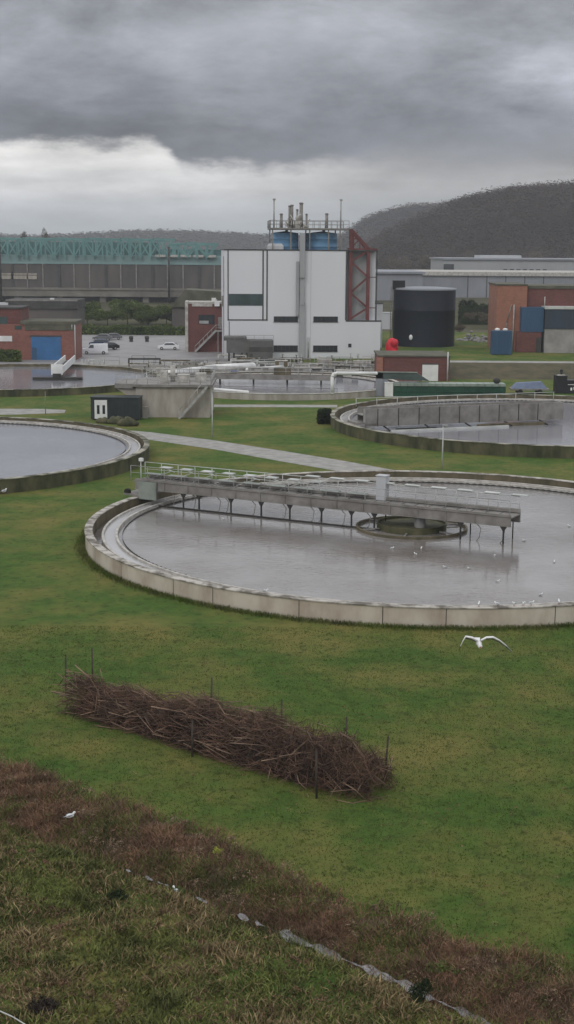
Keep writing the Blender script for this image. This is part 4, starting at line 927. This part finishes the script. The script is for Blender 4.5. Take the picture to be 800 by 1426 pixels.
# hills: terrain mesh plus the woodland that covers it
def hill(name, outline, dist, back, m, seed, crowns, cm, csize, cr):
    us = np.array([o[0] for o in outline],float); vs_ = np.array([o[1] for o in outline],float)
    X_ = np.array([A(u,340,dist+back*.5).x for u in us]); Zc = np.array([CAMZ-(v-YH)*(dist+back*.5)/F for v in vs_])
    gx = np.linspace(X_[0],X_[-1],90); gy = np.linspace(0,1,26); zt = np.interp(gx,X_,Zc)
    def hh(x,t):
        z = np.interp(x,X_,Zc)-cr*.85; p = np.sin(np.clip(t*2,0,1)*math.pi/2)**1.1; p = np.where(t>.5,1-.5*(t-.5)**2,p)
        return z*p*(1+.02*np.sin(x*.03+t*9))
    P = np.array([[ (x,dist+t*back,max(hh(x,t),-1)) for x in gx] for t in gy]).reshape(-1,3); idx = np.arange(90*26).reshape(26,90)
    Fq = np.stack([idx[:-1,:-1].ravel(),idx[:-1,1:].ravel(),idx[1:,1:].ravel(),idx[1:,:-1].ravel()],1)
    soup(name,P,Fq,[m],kind='structure')
    rg = np.random.default_rng(seed); n = crowns; x = rg.uniform(X_[0],X_[-1],n); t = rg.uniform(0,.62,n)
    z = hh(x,t); K = 84; c = np.stack([x,dist+t*back,np.maximum(z,0)+cr*.55],1)
    r = cr*rg.uniform(.5,1.45,n)
    d = rg.normal(size=(n,K,3)); d /= np.linalg.norm(d,axis=2)[:,:,None]; d *= rg.uniform(.35,1,(n,K,1))
    p = c[:,None,:]+d*r[:,None,None]*np.array([1,1,.85]); fl_ = np.array([1,1,.3]); a = rg.normal(size=(n,K,3))*csize*fl_; b2 = rg.normal(size=(n,K,3))*csize*fl_
    V = np.stack([p-a,p+b2,p+a],2).reshape(-1,3); o = soup('woodland',V,np.arange(len(V)).reshape(-1,3),[cm],kind='stuff')
    return o
OUTA = [(440,356),(465,342),(490,322),(515,307),(545,296),(575,290),(610,287),(640,281),(700,274),(760,270)]
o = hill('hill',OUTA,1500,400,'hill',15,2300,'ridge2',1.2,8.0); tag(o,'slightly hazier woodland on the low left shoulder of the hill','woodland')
OUT = [(470,372),(500,350),(530,332),(560,318),(590,305),(620,293),(650,280),(680,271),(715,265),(750,261),(800,257),(900,250),(1000,246)]
_OLD = [(455,352),(488,322),(515,308),(545,296),(575,290),(610,287),(640,281),(680,270),(715,265),(750,261),(800,257),(900,250),(1000,246)]
o = hill('hill',OUT,900,420,'hill',5,4600,'wood',.75,7.0); tag(o,'bare brown woodland covering the hill at right','woodland')
OUT2 = [(-120,336),(0,334),(60,333),(120,331),(200,326),(240,325),(300,328),(380,331),(450,330),(520,332),(700,334),(900,334)]
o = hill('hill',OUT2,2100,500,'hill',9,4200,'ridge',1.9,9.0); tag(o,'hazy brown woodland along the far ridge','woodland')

# ------------------------------------------------------------------ grass, brambles
def blades(name, n, region, hmin, hmax, wdt, mats, weights, lean=.5, seed=1, per=1, label=None, cat=None, clump=0, curve=True):
    rg = np.random.default_rng(seed); P = region(n, rg); n = len(P)
    h = rg.uniform(hmin,hmax,n)
    if clump: h *= .45+1.1*(.5+.5*np.sin(P[:,0]*2.1+np.sin(P[:,1]*1.7)*2)*np.sin(P[:,1]*2.6+1))
    a = rg.uniform(0,2*math.pi,n); w = wdt*rg.uniform(.6,1.4,n); ln = lean*rg.uniform(.1,1,n); la = rg.uniform(0,2*math.pi,n)
    z = hgt(P[:,0],P[:,1]); b0 = np.stack([P[:,0],P[:,1],z-.02],1)
    s_ = np.stack([np.cos(a)*w,np.sin(a)*w,0*a],1); l_ = np.stack([np.cos(la)*ln*h,np.sin(la)*ln*h,h],1)
    mid = b0+l_*np.array([.35,.35,.6]); tip = b0+l_
    V = np.stack([b0-s_,b0+s_,mid+s_*.7,mid-s_*.7,tip],1).reshape(-1,3); k = np.arange(n)*5
    Q = np.stack([k,k+1,k+2,k+3],1).tolist(); T = np.stack([k+3,k+2,k+4],1).tolist()
    me = bpy.data.meshes.new(name); me.from_pydata(V.tolist(),[],Q+T)
    for q in mats: me.materials.append(mt[q])
    nz = .5+.5*np.sin(P[:,0]*.9+2*np.sin(P[:,1]*.6))*np.sin(P[:,1]*1.1+P[:,0]*.3)
    mi = np.where(rg.random(n) < np.clip(weights+(nz-.5)*1.3,0.03,.97),0,1) if len(mats) > 1 else np.zeros(n,int)
    me.polygons.foreach_set('material_index',np.concatenate([mi,mi]).astype(np.int32)); me.update()
    o = bpy.data.objects.new(name,me); COL.objects.link(o); tag(o,label,cat,kind='stuff'); return o
def reg_rough(n, rg):
    x = rg.uniform(-13,12,n); y = rg.uniform(28.5,47,n); k = (y < stream_y(x)-.12); return np.stack([x[k],y[k]],1)
def reg_bramble(n, rg):
    x = rg.uniform(-15,14,n); t = rg.random(n)*1.06-.02; y = stream_y(x)+.35+t*(top_y(x)-stream_y(x)-.45)+rg.normal(size=n)*.45*(t>.75); k = rg.random(n) < np.clip(1.25-t*.5+.5*np.sin(x*1.4+t*4)*np.sin(x*.6+2),.25,1); x, y = x[k], y[k]; return np.stack([x,y],1)
def reg_lawn(n, rg):
    y = 36+(72-36)*rg.random(n)**1.0; x = rg.uniform(-1,1,n)*(y*.225+1.5); k = (y > top_y(x)-.2) & (np.hypot(x-c1.x,y-c1.y) > R1+.1); return np.stack([x[k],y[k]],1)
def reg_edge(n, rg):                       # longer grass left standing round the tank foot
    a = rg.uniform(math.pi*.93,math.pi*1.93,n); r = R1+.05+np.abs(rg.normal(size=n))*.28; return np.stack([c1.x+r*np.cos(a),c1.y+r*np.sin(a)],1)
blades('rough_grass',150000,reg_rough,.05,.24,.024,['rgrass','rstraw'],.60,lean=1.5,seed=3,clump=1,label='rough tussocky grass on the near side of the ditch',cat='grass')
blades('brambles',90000,reg_bramble,.08,.30,.013,['bramble','rgrass'],.74,lean=1.5,seed=4,clump=1,label='reddish brown dead brambles and weeds on the ditch bank',cat='brambles')
blades('lawn_grass',150000,reg_lawn,.03,.085,.016,['tuft','rgrass'],.8,lean=1.2,seed=5,label='short mown grass between the ditch and the nearest tank',cat='grass')
def reg_stream(n, rg):
    x = rg.uniform(-13,11,n); sd = np.where(rg.random(n)<.5,-1,1); y = stream_y(x)+sd*(.10+np.abs(rg.normal(size=n))*.16); k = rg.random(n) < .35+.65*(np.sin(x*3.7)*np.sin(x*1.3+1)>-.1); k |= x < -5.5; return np.stack([x[k],y[k]],1)
blades('bank_grass',9500,reg_stream,.16,.42,.016,['rgrass','bramble'],.45,lean=1.1,seed=8,label='long grass and stems hanging over both edges of the ditch stream',cat='grass')
blades('edge_grass',20000,reg_edge,.08,.32,.014,['tuft','rgrass'],.5,lean=1.0,seed=6,label='longer grass growing round the foot of the nearest tank wall',cat='grass')
def clumps(name, n, region, rmin, rmax, hr, size, K, mats, seed, label, cat):
    rg = np.random.default_rng(seed); P = region(n,rg); n = len(P); r = rg.uniform(rmin,rmax,n)**1.0; z = hgt(P[:,0],P[:,1])
    d = rg.normal(size=(n,K,3)); d /= np.linalg.norm(d,axis=2)[:,:,None]; d[:,:,2] = np.abs(d[:,:,2])*hr; d *= rg.uniform(.5,1.05,(n,K,1))
    p = np.stack([P[:,0],P[:,1],z],1)[:,None,:]+d*r[:,None,None]; a = rg.normal(size=(n,K,3))*size; b2 = rg.normal(size=(n,K,3))*size*.6
    V = np.stack([p-a,p+b2,p+a],2).reshape(-1,3); mi = np.repeat(rg.choice(len(mats),n,p=[.5,.27,.23] if len(mats)==3 else None),K)
    o = soup(name,V,np.arange(len(V)).reshape(-1,3),mats,mi,kind='stuff'); tag(o,label,cat); return o
clumps('weed_clumps',1500,reg_rough,.08,.34,.75,.030,90,['rgrass','rstraw','bramble'],41,'low clumps of weeds and dead growth scattered in the rough grass','weeds')
clumps('bramble_clumps',620,reg_bramble,.10,.40,.8,.028,110,['bramble','bramble2','rgrass'],42,'twiggy brown clumps standing out of the bramble bank','brambles')
clumps('lawn_tufts',2200,reg_lawn,.04,.19,.35,.020,26,['tuft','rgrass','rstraw'],43,'small coarse tufts dotted over the mown lawn','grass')
# stream
mb = MB(); xs2 = np.linspace(-5.5,11,260); vs = []
for i,x in enumerate(xs2):
    w_ = max(.004,(1 if x > 0 or math.sin(x*4.1)+math.sin(x*9.7+2) > .35 else .02)*min(1,.5+max(0,x+2)/4)*max(.03,.19+.08*math.sin(x*2.3)+.13*math.sin(x*5.1+1)+.07*math.sin(x*13))); y = float(stream_y(x))+.05; vs += [(x,y-w_,-.5),(x,y+w_,-.5)]
mb.add(vs,[(2*i,2*i+2,2*i+3,2*i+1) for i in range(259)]); mb.build('water','water4')['kind'] = 'structure'
# a few loose plants
def plant(u,v,label,m,H,W_,n=500,name='shrub',size=.06,cat='shrub'):
    p = G(u,v); p.z = float(hgt(p.x,p.y)); t = thing(name,label,cat,p)
    V = leafcloud(n,(W_/2,W_/2,H/2),size,int(u)); V[:,2] += H/2; soup('leaves',V,np.arange(len(V)).reshape(-1,3),[m],parent=t)
    mb = MB(); [mb.tube((0,0,-.05),(math.cos(a)*W_*.25,math.sin(a)*W_*.25,H*.7),.015,.006,5) for a in (0,1.3,2.6,3.9,5.2)]; mb.build('stems','bark',t)
plant(588,1392,'dark leafless shrub overhanging the stream at lower right','leafd',.8,.75,900)
plant(160,1252,'dark low shrub in the rough grass at lower left','leafd',.35,.9,700)
mt['yellow'] = M('yellow_flowers',(.35,.38,.06),(.2,.24,.05),scale=6)
plant(303,1187,'small yellow green weed at the upper edge of the brambles','yellow',.22,.5,160)
plant(245,1222,'green fern clump on the ditch bank left of the pale stream','leaf',.4,1.4,900)
plant(620,1340,'green weed patch in the brown brambles at right','leaf',.3,1.6,900)
plant(60,1410,'dark brown dead shrub at the lower left corner','core',.5,1.2,900)

# ------------------------------------------------------------------ brushwood hedge
pa, pb = G(92,982), G(552,1113); ax = pb-pa; Lh = ax.length; rot = math.atan2(ax.y,ax.x)
bh = thing('brushwood_hedge','long dead hedge of piled brown branches held by upright stakes on the lawn','hedge',pa,rot)
rg = np.random.default_rng(21)
prof_h = lambda t: (1+.10*np.sin(t*31)+.07*np.sin(t*67+1))*np.interp(t,[0,.04,.12,.3,.36,.5,.62,.8,.93,1],[.7,1.45,1.5,1.45,1.7,2.0,1.9,1.8,1.5,.8])
prof_w = lambda t: np.interp(t,[0,.05,.3,.6,.85,1],[.5,.8,.95,1.2,1.3,.7])
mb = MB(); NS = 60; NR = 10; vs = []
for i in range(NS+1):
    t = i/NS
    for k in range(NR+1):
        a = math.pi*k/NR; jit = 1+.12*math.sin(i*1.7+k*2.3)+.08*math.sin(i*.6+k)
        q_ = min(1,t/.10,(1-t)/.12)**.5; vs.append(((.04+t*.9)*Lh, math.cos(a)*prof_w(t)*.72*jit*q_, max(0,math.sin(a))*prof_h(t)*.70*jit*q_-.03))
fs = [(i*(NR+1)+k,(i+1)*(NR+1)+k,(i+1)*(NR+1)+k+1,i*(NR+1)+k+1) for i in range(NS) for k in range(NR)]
mb.add(vs,fs).build('light_block_core','core',bh)  # lumpy dark core added inside the pile to block light
def sticks(n, rmin, rmax, lmin, lmax, mname, wild, seed):
    rg = np.random.default_rng(seed); t = rg.uniform(.035,.965,n); a = rg.uniform(.0,math.pi,n); k = rg.uniform(.72,1.03,n)
    c = np.stack([t*Lh, np.cos(a)*prof_w(t)*k, np.sin(a)*prof_h(t)*k],1)
    L_ = rg.uniform(lmin,lmax,n); yaw = rg.normal(size=n)*.28*wild*(1+1.6*(t>.7)); pit = rg.normal(size=n)*.16*wild*(1+1.2*(t>.72))
    d = np.stack([np.cos(yaw)*np.cos(pit),np.sin(yaw)*np.cos(pit),np.sin(pit)],1)
    bend = rg.normal(size=(n,3))*.17*L_[:,None]
    r = rg.uniform(rmin,rmax,n); V = []; Fc = []
    p0 = c-d*L_[:,None]/2; p1 = c+bend*.5; p2 = c+d*L_[:,None]/2
    for P in (p0,p1,p2):
        P[:,2] = np.clip(P[:,2],.03,None)
    u_ = np.cross(d,np.array([0,0,1.])); u_ /= np.linalg.norm(u_,axis=1)[:,None]+1e-9; w_ = np.cross(u_,d)
    rings = []
    for P,rr in ((p0,r),(p1,r*.85),(p2,r*.35)):
        rings.append(np.stack([P+u_*rr[:,None],P+(-.5*u_+.87*w_)*rr[:,None],P+(-.5*u_-.87*w_)*rr[:,None]],1))
    V = np.concatenate(rings,1).reshape(-1,3); b = (np.arange(n)*9)[:,None]
    q = []
    for s in (0,3):
        for i in range(3):
            j = (i+1)%3; q.append(np.concatenate([b+s+i,b+s+j,b+s+3+j,b+s+3+i],1))
    Fc = np.concatenate(q,0)
    o = soup('branches',V,Fc,[mname],parent=bh,kind='stuff'); return o
sticks(2300,.009,.018,.6,1.6,'stick1',1.7,31); sticks(300,.012,.028,.9,2.3,'stick2',1.5,32); sticks(5200,.005,.010,.3,.9,'stick1',4.5,33)
gx = sticks(700,.006,.012,.5,1.2,'stick2',3.5,34)
inv = Matrix.Rotation(-rot,3,'Z')
for u,v,h,lean in ((92,968,1.95,.05),(130,960,2.0,-.03),(170,1003,1.55,.0),(294,1003,1.95,.06),(268,1054,1.6,.02),(392,1036,1.95,.01),(482,1063,1.95,.0),(441,1112,1.95,-.03),(536,1082,1.7,.12)):
    q = inv @ (G(u,v)-pa); mb = MB(); mb.tube((q.x,q.y,-.1),(q.x+lean,q.y,h*.97),.045,.038,7); mb.tube((q.x+lean,q.y,h*.97),(q.x+lean,q.y,h),.038,.015,7); mb.build('stake','bark',bh)

# ------------------------------------------------------------------ gulls
def gull_mesh():
    mb = MB(); mb.ball((0,0,.17),.085,(1.9,1,.95),12); mb.ball((.17,0,.27),.05,(1.1,1,1),10)
    mb.tube((.1,0,.2),(.16,0,.27),.055,.042,8); mb.tube((.21,0,.265),(.27,0,.255),.012,.003,5,2)
    mb.add([(-.1,-.05,.18),(-.1,.05,.18),(-.3,.0,.17),(-.1,0,.22)],[(0,1,2),(0,2,3),(1,3,2)],1)
    for y in (-1,1): mb.ball((-.03,y*.062,.2),.06,(2.0,.45,.8),8,m=1)
    for y in (-.03,.03): mb.tube((0,y,0),(0,y,.12),.008,.008,5,2)
    me = mb.build('gull',['feather','feathergrey','tail'])
    return me
g0 = gull_mesh(); first = [True]
def gull(u,v,z,lab,grp,rot=0,sc=1.0):
    p = G(u,v,z)
    o = g0 if first[0] else g0.copy()
    if not first[0]: COL.objects.link(o)
    first[0] = False; o.location = p; o.rotation_euler = (0,0,rot); o.scale = (sc,)*3; return tag(o,lab,'gull',grp)
RIM = [(371,826,'gull alone on the near tank rim, far from the row'),(667,845,'leftmost gull of the row on the near rim'),(693,845,'second gull from the left in the row on the near rim'),(717,845,'third gull from the left in the row on the near rim'),(730,845,'third gull from the right in the row on the near rim'),(742,845,'second gull from the right in the row on the near rim'),(781,843,'rightmost gull of the row on the near rim')]
for i,(u,v,lab) in enumerate(RIM):
    q = G(u,v,1.15); d = Vector((q.x-c1.x,q.y-c1.y)); d *= (R1-.2)/d.length; p = Vector((c1.x+d.x,c1.y+d.y,1.15))
    o = gull(u,v,1.15,lab,'gulls standing on the tank rim',i*1.3,.9); o.location = p
FLOAT = [(546,766,'gull floating left of the pair below the centre well'),(587,766,'upper gull of the pair floating below the centre well'),(579,774,'lower gull of the pair floating below the centre well'),(620,792,'gull floating in open water right below the centre well pair'),(653,794,'faint gull floating midway between the well and the row'),(689,776,'gull floating beneath the right end of the bridge'),(693,812,'gull floating between the bridge end and the row on the rim'),(753,831,'gull floating just inside the rim behind the row'),(772,785,'gull floating furthest right on open water'),(793,735,'gull floating at the right edge level with the bridge end'),(730,755,'gull floating just right of the bridge end'),(312,725,'small gull floating at the left below the bridge')]
for i,(u,v,lab) in enumerate(FLOAT): o = gull(u,v,.42,lab,'gulls floating on the nearest tank',i*.9+.4,.72)
gull(98,1137,-.05,'white gull standing on the brown bramble bank','gulls by the ditch',.5,.95); gull(245,1236,-.35,'small white gull shape standing in for a stream glint','gulls by the ditch',2.2,.8)  # the second is a white shape added where the stream glints
for o in [x for x in bpy.data.objects if x.get('group') == 'gulls by the ditch']: o.location.z = float(hgt(o.location.x,o.location.y))+.12
p = gull(445,577,0,'white gull standing on the lawn behind the path','gulls on the lawn',0,1.2); p = gull(6,688,0,'pale gull on the grass at the foot of the left tank','gulls on the lawn',1,1.5)
# flying gull
D = 30.; s = D/F; ctr_ = A(667,893,D); D = D; t = thing('flying_gull','white gull in flight with arched wings over the lawn','gull',ctr_)
mb = MB(); mb.ball((0,0,-.03),.07,(.85,2.4,.9),14); mb.ball((0,-.19,-.04),.045,(1,1.2,1),10); mb.tube((0,-.24,-.045),(0,-.30,-.05),.012,.003,6,1); mb.add([(-.04,.12,-.03),(.04,.12,-.03),(.07,.32,-.02),(-.07,.32,-.02),(0,.2,-.045)],[(0,1,2,3),(0,4,1),(1,4,2),(2,4,3),(3,4,0)]); mb.build('body',['feather','tail'],t)
def wing(pts, tipm):
    mb = MB(); n = len(pts)
    vs = []
    for x,z,c_,yo in pts: vs += [(x,yo-c_*.5,z+c_*.18),(x,yo+c_*.6,z-c_*.30),(x,yo-c_*.2,z+c_*.18+.012)]
    fs = []; ms = []
    for i in range(n-1):
        a = 3*i; fs += [(a,a+1,a+4,a+3),(a+1,a+2,a+5,a+4),(a+2,a,a+3,a+5)]
    mb.add(vs,fs,0,True)
    for k in range(3*(n-2),3*(n-1)): mb.m[k] = 1
    return mb.build('wing',['feather',tipm],t)
wing([(-.03,.0,.24,0),(-.13,.055,.24,.0),(-.255,.085,.21,-.02),(-.30,-.02,.18,.02),(-.335,-.14,.13,.06),(-.34,-.26,.03,.1)],'dark')
wing([(.03,.0,.24,0),(.13,.06,.24,.0),(.255,.075,.22,-.02),(.38,.0,.18,.02),(.52,-.12,.13,.06),(.64,-.25,.03,.1)],'feathergrey')

# cable at the lower left corner
pq = [G(-40,1390,.3),G(0,1408,.3),G(18,1416,.3),G(60,1442,.3)]
mb = MB(); mb.path(pq,.018,6); bpy.data.objects['flying_gull'].scale = (1.22,1.22,1.15); tag(mb.build('cable','rail'),'thin pale cable stretched over the grass at the lower left corner','cable')

# ------------------------------------------------------------------ haze
hm = bpy.data.materials.new('haze'); hm.use_nodes = True; nt = hm.node_tree; nt.nodes.remove(nt.nodes['Principled BSDF'])
pv = nn(nt,'ShaderNodeVolumePrincipled'); pv.inputs['Color'].default_value = (.86,.89,.95,1); pv.inputs['Density'].default_value = .00019; pv.inputs['Anisotropy'].default_value = .2
nt.links.new(pv.outputs[0],nt.nodes['Material Output'].inputs['Volume'])
mb = MB(); mb.box(-6100,6100,-420,9100,-3,150); mt['haze'] = hm; hz = mb.build('haze','haze'); hz['kind'] = 'stuff'

# ------------------------------------------------------------------ sky, sun
wd = bpy.data.worlds.new('World'); SC.world = wd; wd.use_nodes = True; nt = wd.node_tree; Lk = nt.links
bg = nt.nodes['Background']; SUN_EL, SUN_AZ = R(38), R(205)
sky = nn(nt,'ShaderNodeTexSky',sky_type='NISHITA'); sky.sun_disc = False; sky.sun_elevation = SUN_EL; sky.sun_rotation = SUN_AZ
tcn = nn(nt,'ShaderNodeTexCoord'); sp = nn(nt,'ShaderNodeSeparateXYZ'); Lk.new(tcn.outputs['Generated'],sp.inputs[0])
def mth(op,a,b=None,c=None,clamp=False):
    n = nn(nt,'ShaderNodeMath',operation=op); n.use_clamp = clamp
    for i,x in enumerate((a,b,c)):
        if x is None: continue
        if isinstance(x,(int,float)): n.inputs[i].default_value = x
        else: Lk.new(x,n.inputs[i])
    return n.outputs[0]
def noise(vec,scale,det=6,rough=.55,sc=(1,1,1),loc=(0,0,0),dist=0):
    mp = nn(nt,'ShaderNodeMapping'); mp.inputs['Scale'].default_value = sc; mp.inputs['Location'].default_value = loc; Lk.new(vec,mp.inputs['Vector'])
    n = nn(nt,'ShaderNodeTexNoise'); n.inputs['Scale'].default_value = scale; n.inputs['Detail'].default_value = det; n.inputs['Roughness'].default_value = rough; n.inputs['Distortion'].default_value = dist
    Lk.new(mp.outputs[0],n.inputs['Vector']); return n.outputs['Fac']
def smooth(x,a,b,lo=0,hi=1):
    n = nn(nt,'ShaderNodeMapRange',interpolation_type='SMOOTHSTEP'); n.inputs['From Min'].default_value = a; n.inputs['From Max'].default_value = b; n.inputs['To Min'].default_value = lo; n.inputs['To Max'].default_value = hi
    Lk.new(x,n.inputs[0]); return n.outputs[0]
el = sp.outputs[2]; az = sp.outputs[0]; V_ = tcn.outputs['Generated']
# cloud deck edge: height of the dark base varies along the horizon
n1 = noise(V_,7,7,.62,(1,1,2.4),(1.3,0,.2)); n2 = noise(V_,5.5,8,.62,(1,1,2.7),(4,2,.1),.25); n3 = noise(V_,16,7,.65,(1,1,2.5),(0,5,1))
e1 = mth('ADD',el,mth('MULTIPLY',mth('SUBTRACT',n1,.5),.035)); e1 = mth('ADD',e1,mth('MULTIPLY',mth('SUBTRACT',n3,.5),.030))
gap = mth('SUBTRACT',smooth(az,-.13,-.10),smooth(az,-.085,-.075))        # lighter break in the left part of the base
edge = mth('ADD',mth('ADD',.055,mth('MULTIPLY',smooth(az,-.10,-.07,1,0),.011)),mth('MULTIPLY',gap,.006))
dk_ = smooth(mth('DIVIDE',mth('SUBTRACT',e1,edge),smooth(az,.0,.12,1.0,4.0)),-.005,.008)                                # 0 under the deck, 1 in the deck
rampn = nn(nt,'ShaderNodeValToRGB'); Lk.new(mth('MULTIPLY',mth('SUBTRACT',e1,edge),1.0),rampn.inputs[0]); cr = rampn.color_ramp
def stop(i,p,c):
    e = cr.elements[i] if i < len(cr.elements) else cr.elements.new(p); e.position = p; e.color = (*c,1)
stop(0,0,(.145,.155,.188)); stop(1,.03,(.19,.198,.232)); stop(2,.06,(.27,.28,.315)); stop(3,.12,(.325,.335,.365)); stop(4,.16,(.74,.75,.78)); stop(5,.8,(.95,.97,1.0))
mod = mth('MULTIPLY_ADD',mth('SUBTRACT',n2,.5),2.6,1.0); mod = mth('MULTIPLY',mod,mth('MULTIPLY_ADD',mth('SUBTRACT',n3,.5),.8,1.0))
def blob(a0,e0,wa,we):
    a = mth('DIVIDE',mth('SUBTRACT',az,a0),wa); e = mth('DIVIDE',mth('SUBTRACT',el,e0),we); e = mth('ADD',e,mth('MULTIPLY',mth('SUBTRACT',n1,.5),2.5)); a = mth('ADD',a,mth('MULTIPLY',mth('SUBTRACT',n3,.5),2.0))
    return mth('POWER',2.718,mth('MULTIPLY',mth('ADD',mth('MULTIPLY',a,a),mth('MULTIPLY',e,e)),-1.0))
mod = mth('ADD',mod,mth('MULTIPLY',blob(.20,.115,.05,.03),.75)); mod = mth('ADD',mod,mth('MULTIPLY',blob(-.07,.145,.08,.012),.35)); mod = mth('SUBTRACT',mod,mth('MULTIPLY',blob(-.17,.085,.09,.018),.35))
mod = mth('MAXIMUM',mod,.5)
def mixc(f,a,b,mode='MIX'):
    x = nn(nt,'ShaderNodeMix',data_type='RGBA',blend_type=mode)
    for i,v in ((0,f),(6,a),(7,b)):
        if isinstance(v,tuple): x.inputs[i].default_value = (*v,1)
        elif isinstance(v,float): x.inputs[i].default_value = v
        else: Lk.new(v,x.inputs[i])
    return x.outputs[2]
cm = nn(nt,'ShaderNodeCombineXYZ'); [Lk.new(mod,cm.inputs[i]) for i in range(3)]
deck = mixc(1.0,rampn.outputs[0],cm.outputs[0],'MULTIPLY')
# bright strip under the deck; dimmer towards the right and near the horizon
low = nn(nt,'ShaderNodeValToRGB'); Lk.new(el,low.inputs[0]); c0 = low.color_ramp; c0.elements[0].position = 0; c0.elements[0].color = (.40,.43,.49,1); c0.elements[1].position = .065; c0.elements[1].color = (.86,.84,.82,1)
em = c0.elements.new(.02); em.color = (.54,.56,.61,1); em = c0.elements.new(.04); em.color = (.72,.715,.72,1)
n4 = noise(V_,10,6,.6,(1,1,4),(9,1,.5)); lm = mth('MULTIPLY',mth('MULTIPLY_ADD',mth('SUBTRACT',n4,.5),1.5,1.0),smooth(az,-.06,.07,1.0,.52))
lc = nn(nt,'ShaderNodeCombineXYZ'); [Lk.new(lm,lc.inputs[i]) for i in range(3)]
lowc = mixc(1.0,low.outputs[0],lc.outputs[0],'MULTIPLY')
cloud = mixc(dk_,lowc,deck)
gain = mixc(1.0,cloud,(10.,10.,10.),'MULTIPLY')
final = mixc(.97,sky.outputs[0],gain); Lk.new(final,bg.inputs['Color']); bg.inputs['Strength'].default_value = .10
sl = bpy.data.lights.new('sun','SUN'); sl.energy = .7; sl.angle = R(25); sl.color = (1,.96,.90); so = bpy.data.objects.new('sun',sl); COL.objects.link(so)
d = Vector((math.sin(SUN_AZ)*math.cos(SUN_EL),math.cos(SUN_AZ)*math.cos(SUN_EL),math.sin(SUN_EL))); so.rotation_euler = d.to_track_quat('Z','Y').to_euler()

SC.render.engine = 'CYCLES'; SC.cycles.samples = 96; SC.cycles.use_denoising = True; SC.cycles.max_bounces = 6; SC.cycles.volume_bounces = 1
SC.render.resolution_x = 574; SC.render.resolution_y = 1024; SC.render.resolution_percentage = 100
SC.view_settings.view_transform = 'Standard'; SC.view_settings.look = 'None'; SC.view_settings.gamma = 1; SC.view_settings.exposure = .12
